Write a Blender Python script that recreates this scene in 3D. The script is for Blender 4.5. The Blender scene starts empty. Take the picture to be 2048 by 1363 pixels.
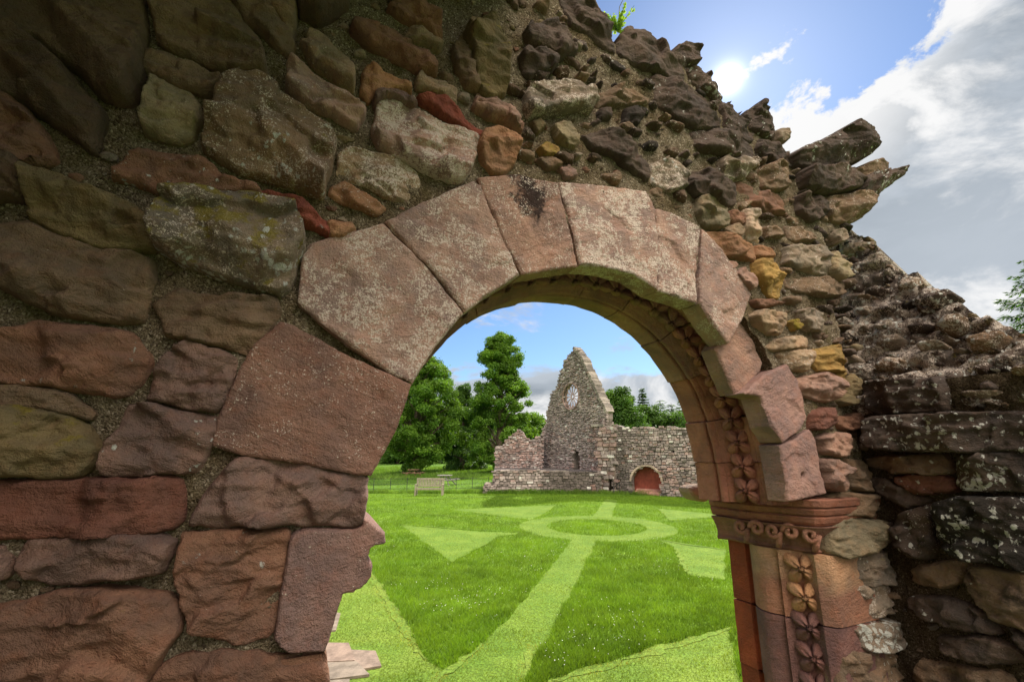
import bpy, math, random
import numpy as np
from mathutils import Vector
R = math.radians
rng = np.random.default_rng(11)
SC = bpy.context.scene
COL = SC.collection

# ------------------------------------------------------------------ camera model
F, PITCH, CAMZ = 910.0, math.atan((900 - 681.5) / 910.0), 2.6
CP, SP = math.cos(PITCH), math.sin(PITCH)
CAM = np.array([0, 0, CAMZ])

def ray(px, py):
    x = (px - 1024) / F; y = (681.5 - py) / F
    return np.array([x, CP - SP * y, SP + CP * y])

def ground(px, py, z=0.0):
    d = ray(px, py); t = (z - CAMZ) / d[2]
    return CAM + d * t

def at_depth(px, py, Y):
    d = ray(px, py); return CAM + d * (Y / d[1])

class Plane:
    """a real plane in the world: origin O, in-plane axes A (along) and B (up), outward normal C"""
    def __init__(s, O, A, B):
        s.O = np.array(O, float); s.A = np.array(A, float) / np.linalg.norm(A)
        B = np.array(B, float); B = B - s.A * (B @ s.A); s.B = B / np.linalg.norm(B)
        s.C = np.cross(s.A, s.B)
    def ab(s, px, py, off=0.0):
        d = ray(px, py); t = ((s.O - CAM) @ s.C + off) / (d @ s.C)
        p = CAM + d * t - s.O
        return (p @ s.A, p @ s.B)
    def poly(s, pts, off=0.0):
        return np.array([s.ab(x, y, off) for x, y in pts])
    def world(s, a, b, c):
        return s.O + np.multiply.outer(a, s.A) + np.multiply.outer(b, s.B) + np.multiply.outer(c, s.C)

# ------------------------------------------------------------------ numpy noise
def _h(ix, iy, seed):
    n = (ix * 374761393 + iy * 668265263 + seed * 1442695041) & 0x7fffffff
    n = ((n ^ (n >> 13)) * 1274126177) & 0x7fffffff
    return (n ^ (n >> 16)) & 0xffff
def pnoise(x, y, seed=0):
    ix = np.floor(x).astype(np.int64); iy = np.floor(y).astype(np.int64)
    fx, fy = x - ix, y - iy
    def g(dx, dy):
        a = _h(ix + dx, iy + dy, seed) * (2 * math.pi / 65536)
        return np.cos(a) * (fx - dx) + np.sin(a) * (fy - dy)
    u = fx**3 * (fx * (fx * 6 - 15) + 10); v = fy**3 * (fy * (fy * 6 - 15) + 10)
    a = g(0, 0) * (1 - u) + g(1, 0) * u; b = g(0, 1) * (1 - u) + g(1, 1) * u
    return (a * (1 - v) + b * v) * 1.4
def fbm(x, y, seed=0, oct=4):
    r = 0; amp = 1.0
    for o in range(oct):
        r = r + amp * pnoise(x * 2**o, y * 2**o, seed + o * 17); amp *= .5
    return r

# ------------------------------------------------------------------ mesh helpers
def link(name, me, parent=None, mats=()):
    o = bpy.data.objects.new(name, me); COL.objects.link(o)
    if parent is not None: o.parent = parent
    for m in mats: me.materials.append(m)
    return o

def root_loc(o):
    while o is not None and o.parent is not None: o = o.parent
    return np.array(o.location) if o is not None else np.zeros(3)

def build(name, V, faces, mat, parent=None, smooth=False, tint=None, origin=None):
    """V (n,3) world coordinates; faces = list of int arrays (k quads / tris)"""
    V = np.asarray(V, float)
    off = np.zeros(3)
    if parent is not None: off = root_loc(parent)
    elif origin is not None: off = np.array(origin, float)
    me = bpy.data.meshes.new(name)
    faces = [np.asarray(f, np.int64) for f in faces if len(f)]
    loops = np.concatenate([f.reshape(-1) for f in faces])
    cnt = np.concatenate([np.full(len(f), f.shape[1]) for f in faces])
    st = np.concatenate([[0], np.cumsum(cnt)[:-1]])
    me.vertices.add(len(V)); me.vertices.foreach_set('co', (V - off).astype(np.float32).ravel())
    me.loops.add(len(loops)); me.loops.foreach_set('vertex_index', loops.astype(np.int32))
    me.polygons.add(len(cnt)); me.polygons.foreach_set('loop_start', st.astype(np.int32))
    try: me.polygons.foreach_set('loop_total', cnt.astype(np.int32))
    except Exception: pass
    me.polygons.foreach_set('use_smooth', np.full(len(cnt), bool(smooth)))
    me.update(calc_edges=True); me.validate()
    ca = me.color_attributes.new('tint', 'FLOAT_COLOR', 'POINT')
    c = np.ones((len(me.vertices), 4), np.float32)
    if tint is not None: c[:, :3] = tint
    ca.data.foreach_set('color', c.ravel())
    o = link(name, me, parent, [mat] if mat else [])
    if parent is None and origin is not None: o.location = origin
    return o

def empty(name, loc, label=None, cat=None, group=None, kind=None):
    o = bpy.data.objects.new(name, None); COL.objects.link(o); o.location = loc
    o.empty_display_size = .2
    tag(o, label, cat, group, kind); return o
def tag(o, label=None, cat=None, group=None, kind=None):
    if label: o['label'] = label
    if cat: o['category'] = cat
    if group: o['group'] = group
    if kind: o['kind'] = kind
    return o

class MB:
    """collects boxes, tubes and leaf cards into one mesh"""
    def __init__(s): s.v = []; s.q = []; s.t = []; s.n = 0; s.c = []
    def add(s, V, Q=None, T=None, col=(1, 1, 1)):
        V = np.asarray(V, float).reshape(-1, 3)
        if Q is not None and len(Q): s.q.append(np.asarray(Q) + s.n)
        if T is not None and len(T): s.t.append(np.asarray(T) + s.n)
        s.v.append(V); c = np.asarray(col, float)
        s.c.append(np.tile(c, (len(V), 1)) if c.ndim == 1 else c); s.n += len(V)
    def hexa(s, P, col=(1, 1, 1)):
        s.add(P, [[0, 3, 2, 1], [4, 5, 6, 7], [0, 1, 5, 4], [1, 2, 6, 5], [2, 3, 7, 6], [3, 0, 4, 7]], col=col)
    def box(s, c, sz, rot=0, col=(1, 1, 1)):
        x, y, z = [k / 2 for k in sz]
        P = np.array([(-x, -y, -z), (x, -y, -z), (x, y, -z), (-x, y, -z), (-x, -y, z), (x, -y, z), (x, y, z), (-x, y, z)])
        cr, sr = math.cos(rot), math.sin(rot)
        P = P @ np.array([[cr, sr, 0], [-sr, cr, 0], [0, 0, 1]]) + np.array(c)
        s.hexa(P, col)
    def tube(s, pts, rad, n=8, col=(1, 1, 1), cap=True):
        pts = np.asarray(pts, float); k = len(pts); rad = np.broadcast_to(rad, (k,))
        T = np.gradient(pts, axis=0); T /= np.linalg.norm(T, axis=1)[:, None] + 1e-9
        ref = np.array([0, 0, 1.0]) if abs(T[0][2]) < .9 else np.array([1.0, 0, 0])
        V = []
        for i in range(k):
            a = np.cross(T[i], ref); a /= np.linalg.norm(a) + 1e-9; b = np.cross(T[i], a)
            th = np.arange(n) * 2 * math.pi / n
            V.append(pts[i] + rad[i] * (np.outer(np.cos(th), a) + np.outer(np.sin(th), b)))
        Q = [[i * n + j, i * n + (j + 1) % n, (i + 1) * n + (j + 1) % n, (i + 1) * n + j] for i in range(k - 1) for j in range(n)]
        V = np.concatenate(V); T3 = []
        if cap:
            m = len(V); V = np.concatenate([V, pts[[0, -1]]])
            T3 = [[m, (j + 1) % n, j] for j in range(n)] + [[m + 1, (k - 1) * n + j, (k - 1) * n + (j + 1) % n] for j in range(n)]
        s.add(V, Q, T3, col)
    def build(s, name, mat, parent=None, smooth=False, origin=None):
        fs = []
        if s.q: fs.append(np.concatenate(s.q))
        if s.t: fs.append(np.concatenate(s.t))
        return build(name, np.concatenate(s.v), fs, mat, parent, smooth, np.concatenate(s.c), origin)

def chaikin(p, it=1):
    for _ in range(it):
        q = np.roll(p, -1, 0)
        p = np.stack([.75 * p + .25 * q, .25 * p + .75 * q], 1).reshape(-1, 2)
    return p
def inside(P, poly):
    c = np.zeros(len(P), bool); n = len(poly)
    for i in range(n):
        a, b = poly[i], poly[(i + 1) % n]
        cond = (a[1] > P[:, 1]) != (b[1] > P[:, 1])
        with np.errstate(divide='ignore', invalid='ignore'):
            xx = (b[0] - a[0]) * (P[:, 1] - a[1]) / (b[1] - a[1] + 1e-12) + a[0]
        c ^= cond & (P[:, 0] < xx)
    return c
def sdf(P, poly):
    d = np.full(len(P), 1e9); n = len(poly)
    for i in range(n):
        a, b = poly[i], poly[(i + 1) % n]; e = b - a
        t = np.clip(((P - a) @ e) / (e @ e + 1e-12), 0, 1)
        d = np.minimum(d, ((P - a - t[:, None] * e)**2).sum(1))
    d = np.sqrt(d); return np.where(inside(P, poly), d, -d)

def slab(pl, poly, h, spacing, D, base=0.0, holes=(), warp=0.0, wseed=0, wscale=20., back=False, skirt_t=None):
    """a block whose outline is poly on plane pl and whose front is the relief h(P,s); returns verts, faces"""
    lo, hi = poly.min(0) - 2 * spacing - warp * 2, poly.max(0) + 2 * spacing + warp * 2
    nx, ny = int((hi[0] - lo[0]) / spacing) + 2, int((hi[1] - lo[1]) / spacing) + 2
    X, Y = np.meshgrid(lo[0] + np.arange(nx) * spacing, lo[1] + np.arange(ny) * spacing)
    P = np.stack([X.ravel(), Y.ravel()], 1)
    def dist(P):
        Q = P
        if warp:
            Q = P + warp * np.stack([fbm(P[:, 0] * wscale, P[:, 1] * wscale, wseed, 3), fbm(P[:, 0] * wscale, P[:, 1] * wscale, wseed + 99, 3)], 1)
        d = sdf(Q, poly)
        for hpoly in holes: d = np.minimum(d, -sdf(Q, hpoly))
        return d
    s = dist(P)
    S = s.reshape(ny, nx); ok = S > -.5 * spacing
    fc = ok[:-1, :-1] & ok[1:, :-1] & ok[:-1, 1:] & ok[1:, 1:]
    iy, ix = np.nonzero(fc)
    if len(iy) == 0: return None
    i0 = iy * nx + ix
    Q = np.stack([i0, i0 + 1, i0 + nx + 1, i0 + nx], 1)
    E = np.concatenate([Q[:, [0, 1]], Q[:, [1, 2]], Q[:, [2, 3]], Q[:, [3, 0]]])
    key = np.minimum(E[:, 0], E[:, 1]) * (nx * ny) + np.maximum(E[:, 0], E[:, 1])
    uq, idx, ct = np.unique(key, return_index=True, return_counts=True)
    be = E[idx[ct == 1]]
    bv = np.unique(be)
    G = np.stack(np.gradient(S, spacing), -1).reshape(-1, 2)[:, ::-1]
    gn = G / (np.linalg.norm(G, axis=1)[:, None] + 1e-9)
    mv = np.clip(s[bv], -spacing, spacing)
    P[bv] -= gn[bv] * mv[:, None]; s[bv] = 0
    H = base + h(P, np.maximum(s, 0))
    used = np.unique(Q); rm = np.full(nx * ny, -1); rm[used] = np.arange(len(used))
    Vf = np.concatenate([P[used], H[used][:, None]], 1); n1 = len(Vf)
    Qf = rm[Q]
    bm = np.full(nx * ny, -1); bm[bv] = np.arange(len(bv)) + n1
    Vs1 = np.concatenate([P[bv], H[bv][:, None]], 1)
    Vs2 = np.concatenate([P[bv], np.full((len(bv), 1), -D)], 1)
    nb = len(bv); a, b = bm[be[:, 0]], bm[be[:, 1]]
    Qs = np.stack([b, a, a + nb, b + nb], 1)
    V = np.concatenate([Vf, Vs1, Vs2]); F_ = [Qf, Qs]
    if back:
        Vb = Vf.copy(); Vb[:, 2] = -D; n2 = len(V)
        V = np.concatenate([V, Vb]); F_.append(Qf[:, ::-1] + n2)
    return pl.world(V[:, 0], V[:, 1], V[:, 2]), np.concatenate(F_)

# ------------------------------------------------------------------ materials
class NT:
    def __init__(s, name):
        s.m = bpy.data.materials.new(name); s.m.use_nodes = True
        s.t = s.m.node_tree; s.t.nodes.clear(); s.out = s.n('ShaderNodeOutputMaterial')
    def n(s, typ, **kw):
        nd = s.t.nodes.new(typ)
        for k, v in kw.items():
            if k in nd.inputs.keys() if isinstance(k, str) else False: pass
            setattr(nd, k, v)
        return nd
    def set(s, nd, **kw):
        for k, v in kw.items():
            key = k.replace('_', ' ')
            if isinstance(v, bpy.types.NodeSocket): s.t.links.new(v, nd.inputs[key])
            else: nd.inputs[key].default_value = v
        return nd
    def l(s, a, b): s.t.links.new(a, b)
    def coord(s, kind='Object'): return s.n('ShaderNodeTexCoord').outputs[kind]
    def mapping(s, vec, scale=(1, 1, 1), rot=(0, 0, 0), loc=(0, 0, 0)):
        m = s.n('ShaderNodeMapping'); s.l(vec, m.inputs['Vector'])
        m.inputs['Scale'].default_value = scale; m.inputs['Rotation'].default_value = rot; m.inputs['Location'].default_value = loc
        return m.outputs[0]
    def noise(s, vec, scale, detail=3, rough=.55, dist=0.):
        nd = s.n('ShaderNodeTexNoise'); s.l(vec, nd.inputs['Vector'])
        nd.inputs['Scale'].default_value = scale; nd.inputs['Detail'].default_value = detail
        nd.inputs['Roughness'].default_value = rough; nd.inputs['Distortion'].default_value = dist
        return nd.outputs['Fac']
    def voro(s, vec, scale, feature='F1', out='Distance'):
        nd = s.n('ShaderNodeTexVoronoi', feature=feature); s.l(vec, nd.inputs['Vector']); nd.inputs['Scale'].default_value = scale
        return nd.outputs[out]
    def math(s, op, a, b=None, c=None, clamp=False):
        nd = s.n('ShaderNodeMath', operation=op); nd.use_clamp = clamp
        for i, x in enumerate((a, b, c)):
            if x is None: continue
            if isinstance(x, bpy.types.NodeSocket): s.l(x, nd.inputs[i])
            else: nd.inputs[i].default_value = x
        return nd.outputs[0]
    def step(s, x, lo, hi, a=0., b=1.):
        nd = s.n('ShaderNodeMapRange', interpolation_type='SMOOTHSTEP')
        for k, v in (('Value', x), ('From Min', lo), ('From Max', hi), ('To Min', a), ('To Max', b)):
            if isinstance(v, bpy.types.NodeSocket): s.l(v, nd.inputs[k])
            else: nd.inputs[k].default_value = v
        return nd.outputs[0]
    def mix(s, f, a, b, blend='MIX'):
        nd = s.n('ShaderNodeMix', data_type='RGBA', blend_type=blend)
        for i, v in ((0, f), (6, a), (7, b)):
            if isinstance(v, bpy.types.NodeSocket): s.l(v, nd.inputs[i])
            else: nd.inputs[i].default_value = v if i == 0 else (*v, 1)
        return nd.outputs[2]
    def attr(s, name, typ='GEOMETRY', out='Color'):
        nd = s.n('ShaderNodeAttribute', attribute_type=typ); nd.attribute_name = name; return nd.outputs[out]
    def bump(s, h, strength, dist, normal=None):
        nd = s.n('ShaderNodeBump'); s.l(h, nd.inputs['Height']); nd.inputs['Strength'].default_value = strength; nd.inputs['Distance'].default_value = dist
        if normal is not None: s.l(normal, nd.inputs['Normal'])
        return nd.outputs[0]
    def principled(s, col, rough=.9, normal=None, spec=.25):
        p = s.n('ShaderNodeBsdfPrincipled')
        for k, v in (('Base Color', col), ('Roughness', rough), ('Specular IOR Level', spec)):
            if isinstance(v, bpy.types.NodeSocket): s.l(v, p.inputs[k])
            else: p.inputs[k].default_value = (*v, 1) if isinstance(v, tuple) else v
        if normal is not None: s.l(normal, p.inputs['Normal'])
        s.l(p.outputs[0], s.out.inputs[0]); return p

def stone_material():
    k = NT('sandstone'); co = k.coord()
    oi = k.n('ShaderNodeObjectInfo')
    rnd = k.n('ShaderNodeCombineXYZ'); 
    r10 = k.math('MULTIPLY', oi.outputs['Random'], 37.0)
    for i in range(3): k.l(r10, rnd.inputs[i])
    va = k.n('ShaderNodeVectorMath', operation='ADD'); k.l(co, va.inputs[0]); k.l(rnd.outputs[0], va.inputs[1]); co2 = va.outputs[0]
    base = k.mix(1.0, oi.outputs['Color'], k.attr('tint'), 'MULTIPLY')
    # mineral patches and bedding
    n1 = k.noise(co2, 5, 4, .6, .4); n2 = k.noise(co2, 22, 4, .65)
    vr = k.n('ShaderNodeVectorRotate', rotation_type='AXIS_ANGLE'); k.l(co2, vr.inputs['Vector']); vr.inputs['Axis'].default_value = (-.39, .92, 0); k.l(k.math('MULTIPLY', k.math('SUBTRACT', oi.outputs['Random'], .5), 1.5), vr.inputs['Angle'])
    bed = k.noise(k.mapping(vr.outputs[0], (3.5, 3.5, 17)), 3.0, 5, .65, 1.2)
    c = k.mix(k.step(n1, .35, .7), k.mix(1., base, (.72, .70, .72), 'MULTIPLY'), k.mix(1., base, (1.25, 1.12, 1.02), 'MULTIPLY'))
    c = k.mix(k.step(n2, .42, .72, 0, .55), c, k.mix(1., base, (1.05, .78, .66), 'MULTIPLY'))
    c = k.mix(k.step(bed, .5, .75, 0, .38), c, k.mix(1., base, (.55, .52, .52), 'MULTIPLY'))
    # pale sandy crust
    g = k.attr('grain', 'OBJECT', 'Fac')
    fine = k.noise(co, 170, 2, .75); patch = k.noise(co, 8, 5, .7); med = k.noise(co, 60, 3, .7)
    thr = k.math('SUBTRACT', .76, k.math('MULTIPLY', g, k.step(patch, .32, .58, .10, .40)))
    sp = k.step(k.math('ADD', k.math('MULTIPLY', fine, .6), k.math('MULTIPLY', med, .4)), thr, k.math('ADD', thr, .055))
    c = k.mix(k.math('MULTIPLY', sp, .9), c, (.60, .51, .435))
    dk = k.step(k.noise(co2, 190, 2, .8), .60, .70, 0, .55); c = k.mix(dk, c, k.mix(1., c, (.45, .42, .4), 'MULTIPLY'))
    # black algae
    a = k.attr('algae', 'OBJECT', 'Fac')
    am = k.step(k.math('ADD', k.noise(co, 7, 5, .7), k.math('MULTIPLY', a, .55)), .70, .92)
    c = k.mix(k.math('MULTIPLY', am, .85), c, (.022, .020, .018))
    # moss / ochre lichen
    ms = k.attr('moss', 'OBJECT', 'Fac')
    geo = k.n('ShaderNodeNewGeometry'); sx = k.n('ShaderNodeSeparateXYZ'); k.l(geo.outputs['Normal'], sx.inputs[0])
    mm = k.math('ADD', k.noise(co, 13, 5, .7), k.math('MULTIPLY', ms, .42))
    mm = k.step(k.math('ADD', mm, k.math('MULTIPLY', sx.outputs[2], .10)), .74, .86)
    c = k.mix(k.math('MULTIPLY', mm, .8), c, k.mix(k.noise(co, 55, 3), (.13, .105, .008), (.28, .22, .03)))
    # white lichen rosettes
    li = k.attr('lichen', 'OBJECT', 'Fac')
    nn = k.noise(co, 60, 4, .7); area = k.noise(co2, 5, 3, .6); sp1 = k.noise(k.mapping(co, (1, 1, .75)), 30, 5, .72, .5); sp2 = k.voro(co, 42)
    lm = k.math('ADD', k.math('ADD', k.math('MULTIPLY', sp1, .8), k.math('MULTIPLY', sp2, -.22)), k.math('ADD', k.math('MULTIPLY', area, .42), k.math('MULTIPLY', li, .26)))
    lm = k.step(lm, .70, .745)
    c = k.mix(k.math('MULTIPLY', lm, k.step(li, 0, .15)), c, k.mix(nn, (.38, .38, .34), (.62, .61, .56)))
    h = k.math('ADD', k.math('MULTIPLY', k.noise(co2, 26, 5, .7), 1.0), k.math('MULTIPLY', bed, .55))
    h = k.math('ADD', h, k.math('MULTIPLY', fine, .32)); h = k.math('ADD', h, k.math('MULTIPLY', k.noise(co, 110, 3, .7), .45))
    h = k.math('ADD', h, k.math('MULTIPLY', lm, .15))
    k.principled(c, .92, k.bump(h, 1., .014), .18)
    return k.m

def mortar_material():
    k = NT('lime_mortar'); co = k.coord()
    w = k.n('ShaderNodeVectorMath', operation='ADD'); k.l(co, w.inputs[0])
    nz = k.n('ShaderNodeTexNoise'); k.l(co, nz.inputs[0]); nz.inputs['Scale'].default_value = 60; sc_ = k.n('ShaderNodeVectorMath', operation='SCALE'); k.l(nz.outputs['Color'], sc_.inputs[0]); sc_.inputs['Scale'].default_value = .012; k.l(sc_.outputs[0], w.inputs[1])
    v = k.voro(w.outputs[0], 170, 'F1', 'Color'); d = k.voro(w.outputs[0], 170); n = k.noise(co, 4, 5, .7); f = k.noise(co, 240, 3, .75); md = k.noise(co, 40, 4, .7)
    sep = k.n('ShaderNodeSeparateColor'); k.l(v, sep.inputs[0]); oi = k.n('ShaderNodeObjectInfo')
    c = k.mix(k.step(f, .35, .68), (.105, .08, .05), (.33, .27, .19))
    c = k.mix(k.step(sep.outputs[1], .86, .94, 0, .8), c, (.48, .41, .32))
    c = k.mix(k.step(sep.outputs[2], .82, .92, 0, .7), c, (.055, .036, .026))
    c = k.mix(k.step(md, .45, .7, 0, .5), c, k.mix(1., c, (.55, .48, .40), 'MULTIPLY'))
    c = k.mix(k.step(n, .42, .66, 0, .75), c, k.mix(1., c, (.60, .52, .38), 'MULTIPLY'))
    c = k.mix(k.step(k.noise(co, 7, 5, .7), .55, .72, 0, .65), c, (.085, .072, .02))
    c = k.mix(1., c, oi.outputs['Color'], 'MULTIPLY')
    h = k.math('ADD', k.math('MULTIPLY', d, -.5), k.math('MULTIPLY', f, .5)); h = k.math('ADD', h, k.math('MULTIPLY', md, 1.4))
    k.principled(c, .95, k.bump(h, 1., .013), .1); return k.m

def tinted(name, rough=.9, nscale=3., amp=.35, bumps=(30., .02), spec=.2, base=None):
    k = NT(name); co = k.coord()
    t = k.attr('tint') if base is None else k.mix(1., k.attr('tint'), base, 'MULTIPLY')
    n = k.noise(co, nscale, 5, .65)
    c = k.mix(k.step(n, .3, .7), k.mix(1., t, (1 - amp,) * 3, 'MULTIPLY'), k.mix(1., t, (1 + amp,) * 3, 'MULTIPLY'))
    k.principled(c, rough, k.bump(k.noise(co, bumps[0], 4, .65), .8, bumps[1]), spec); return k.m

def foliage(name, dark, light, trans, scale=.9, tr=.45):
    k = NT(name); co = k.coord(); n = k.noise(co, scale, 4, .65)
    c = k.mix(k.step(n, .3, .7), dark, light); c = k.mix(1., c, k.attr('tint'), 'MULTIPLY')
    d = k.n('ShaderNodeBsdfPrincipled'); k.l(c, d.inputs['Base Color']); d.inputs['Roughness'].default_value = .55; d.inputs['Specular IOR Level'].default_value = .25
    t = k.n('ShaderNodeBsdfTranslucent'); k.l(k.mix(1., c, trans, 'MULTIPLY'), t.inputs[0])
    m = k.n('ShaderNodeMixShader'); m.inputs[0].default_value = tr; k.l(d.outputs[0], m.inputs[1]); k.l(t.outputs[0], m.inputs[2])
    k.l(m.outputs[0], k.out.inputs[0]); return k.m

M_STONE = stone_material(); M_MORTAR = mortar_material()
M_RUIN = tinted('weathered_rubble', .95, 2.2, .35, (9., .05))
M_WOOD = tinted('weathered_oak', .8, 12, .25, (60., .004), base=(.27, .235, .175))
M_IRON = tinted('painted_iron', .5, 20, .1, (80., .001), .5)
M_BARK = tinted('bark', .95, 6, .35, (20., .03))
M_SLAB = tinted('paving_sandstone', .9, 6, .3, (40., .006))
M_DAISY = tinted('white_petals', .7, 5, .05, (50., .001))

# ------------------------------------------------------------------ world, sun, camera
sd = ray(1456, 158); sd = sd / np.linalg.norm(sd)
SUN_EL = math.asin(sd[2]); SUN_AZ = math.atan2(sd[0], sd[1])
def make_world():
    w = bpy.data.worlds.new('World'); SC.world = w; w.use_nodes = True
    t = w.node_tree; t.nodes.clear()
    k = NT.__new__(NT); k.t = t
    sky = k.n('ShaderNodeTexSky', sky_type='NISHITA'); sky.sun_disc = False
    sky.sun_elevation = SUN_EL; sky.sun_rotation = SUN_AZ; sky.air_density = 1.0; sky.dust_density = .25; sky.ozone_density = 2.5
    gen = k.n('ShaderNodeTexCoord').outputs['Generated']
    sx = k.n('ShaderNodeSeparateXYZ'); k.l(gen, sx.inputs[0]); z = sx.outputs[2]
    den = k.math('ADD', k.math('MAXIMUM', z, 0.0), .16)
    cx = k.n('ShaderNodeCombineXYZ'); k.l(k.math('DIVIDE', sx.outputs[0], den), cx.inputs[0]); k.l(k.math('DIVIDE', sx.outputs[1], den), cx.inputs[1])
    pl = cx.outputs[0]
    vol = k.mapping(gen, (1, 1, 2.1), loc=(.35, .2, .1))
    n = k.math('ADD', k.math('MULTIPLY', k.noise(vol, 3.4, 10, .62, .35), .72), k.math('MULTIPLY', k.noise(k.mapping(pl, (1, 1, 1), loc=(3.1, 1.7, .4)), 1.15, 8, .6, .25), .28))
    def dot(v):
        vm = k.n('ShaderNodeVectorMath', operation='DOT_PRODUCT'); k.l(gen, vm.inputs[0]); v = np.array(v) / np.linalg.norm(v); vm.inputs[1].default_value = tuple(v)
        return vm.outputs['Value']
    dsun = dot(sd)
    # the big bank right of the sun: everything beyond a tilted plane through these two sky points
    a, b = ray(1560, 120), ray(1985, 520); nrm = np.cross(b, a)
    a2, b2 = ray(1500, 205), ray(1960, -160); nb = np.cross(a2, b2)
    if nb @ ray(1900, 300) < 0: nb = -nb
    bank = k.step(k.math('ADD', dot(nb), k.math('MULTIPLY', k.math('SUBTRACT', n, .5), .9)), -.06, .10)
    gap = k.step(k.math('ADD', dot(ray(2010, 600)), k.math('MULTIPLY', k.math('SUBTRACT', n, .5), .35)), .965, 1.03, 0, .16)
    low = k.math('SUBTRACT', k.step(z, .08, .23, .24, 0), k.step(dot(ray(1120, 620)), .90, .975, 0, .25))                       # more cloud low down
    anti = k.step(dsun, .30, -.4, 0, .30)                    # broken bright cloud away from the sun
    dens = k.math('ADD', k.math('ADD', n, low), k.math('ADD', anti, k.math('MULTIPLY', bank, .30)))
    dens = k.math('SUBTRACT', dens, gap)
    cov = k.step(k.math('ADD', dens, k.step(dot((.34, -.42, .84)), .75, .9, 0, .4)), .585, .70)
    n2 = k.noise(k.mapping(gen, (1, 1, 1.8), loc=(5.5, 2.2, 1.3)), 4.2, 9, .6, .3)
    shade = k.step(k.math('ADD', k.math('MULTIPLY', n2, .75), k.math('MULTIPLY', n, .25)), .47, .60)
    shade = k.math('MAXIMUM', shade, k.step(dsun, .94, .985))
    body = k.math('MULTIPLY', k.step(dens, .66, 1.0), k.math('ADD', .25, k.math('MULTIPLY', bank, .75)))                            # thick cloud greys underneath
    grey = k.mix(k.math('MULTIPLY', body, .9), (.48, .53, .59), (.14, .18, .22))
    grey = k.mix(bank, (.76, .79, .84), grey)
    cc = k.mix(shade, grey, (.86, .86, .86))
    front = k.math('MULTIPLY', k.step(dsun, .3, -.3), k.step(z, .05, .5, .12, 1.)); cc = k.mix(front, cc, (1.75, 1.58, 1.36))  # unseen clouds behind the camera, brightened to fill the shaded wall
    fill_cloud = k.math('MULTIPLY', k.step(k.math('ADD', dot((.34, -.42, .84)), k.math('MULTIPLY', k.math('SUBTRACT', n, .5), .3)), .82, .97), k.step(dsun, .55, .30)); cc = k.mix(fill_cloud, cc, (11., 9.8, 8.3))  # very bright unseen cloud patch added high behind camera to light the wall
    bg1 = k.n('ShaderNodeBackground'); k.l(k.mix(1., sky.outputs[0], (.80, .95, 1.12), 'MULTIPLY'), bg1.inputs[0]); bg1.inputs[1].default_value = SKY
    bg2 = k.n('ShaderNodeBackground'); k.l(cc, bg2.inputs[0]); bg2.inputs[1].default_value = CLOUD
    mx = k.n('ShaderNodeMixShader'); k.l(cov, mx.inputs[0]); k.l(bg1.outputs[0], mx.inputs[1]); k.l(bg2.outputs[0], mx.inputs[2])
    ang = k.math('MULTIPLY', k.math('ARCCOSINE', k.math('MINIMUM', dsun, 1.0)), 57.2958)
    glow = k.math('ADD', k.math('MULTIPLY', k.math('EXPONENT', k.math('MULTIPLY', ang, -1 / .5)), 4.0), k.math('MULTIPLY', k.math('EXPONENT', k.math('MULTIPLY', ang, -1 / 5.0)), .055))
    glow = k.math('ADD', glow, k.step(ang, .75, .5, 0, 40.))
    bg3 = k.n('ShaderNodeBackground'); bg3.inputs[0].default_value = (1, .96, .88, 1); k.l(glow, bg3.inputs[1])
    ad = k.n('ShaderNodeAddShader'); k.l(mx.outputs[0], ad.inputs[0]); k.l(bg3.outputs[0], ad.inputs[1])
    out = k.n('ShaderNodeOutputWorld'); k.l(ad.outputs[0], out.inputs[0])
SKY, CLOUD, EXPO = .075, .66, .75
make_world()
sl = bpy.data.lights.new('sun', 'SUN'); sl.energy = 4.2; sl.angle = R(.5); sl.color = (1, .94, .84)
so = bpy.data.objects.new('sun', sl); COL.objects.link(so); so.location = tuple(sd * 60)
so.rotation_euler = Vector((-sd[0], -sd[1], -sd[2])).to_track_quat('-Z', 'Y').to_euler()
cam = bpy.data.cameras.new('camera'); cam.sensor_width = 36; cam.lens = F / 2048 * 36; cam.clip_start = .05; cam.clip_end = 3000
cobj = bpy.data.objects.new('camera', cam); COL.objects.link(cobj); cobj.location = (0, 0, CAMZ); cobj.rotation_euler = (math.pi / 2 + PITCH, 0, 0)
SC.camera = cobj
SC.view_settings.view_transform = 'Standard'; SC.view_settings.look = 'None'; SC.view_settings.exposure = EXPO; SC.view_settings.gamma = 1
try: SC.cycles.max_bounces = 8; SC.cycles.use_denoising = True
except Exception: pass
# ------------------------------------------------------------------ the arched wall
YAW = R(23); WD = 1.5
WN = np.array([math.sin(YAW), -math.cos(YAW), 0]); WU = np.array([math.cos(YAW), math.sin(YAW), 0])
WALL = Plane(-WN * WD + np.array([0, 0, 0.]), WU, (0, 0, 1))          # a = along, b = world height, c = towards the nave
CX, CZ, RI, RO = 1.12, CAMZ - .06, .83, .92                           # arch centre, inner and outer radius
JB = 1.0                                                               # nave floor level

# colour, grain, moss, lichen, algae
K = dict(
    brown=(.215, .16, .11), dbrown=(.13, .095, .068), redbrown=(.22, .13, .092), dred=(.165, .082, .063), pink=(.34, .23, .185),
    purple=(.215, .148, .126), v1=(.265, .165, .132), lav=(.335, .225, .20), grey=(.25, .215, .17), pale=(.42, .34, .26), pinkpale=(.375, .27, .228), olive=(.19, .155, .085),
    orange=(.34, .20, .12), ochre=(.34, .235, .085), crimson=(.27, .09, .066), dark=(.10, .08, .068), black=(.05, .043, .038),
    greenish=(.27, .235, .155), tan=(.33, .255, .175))

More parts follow.
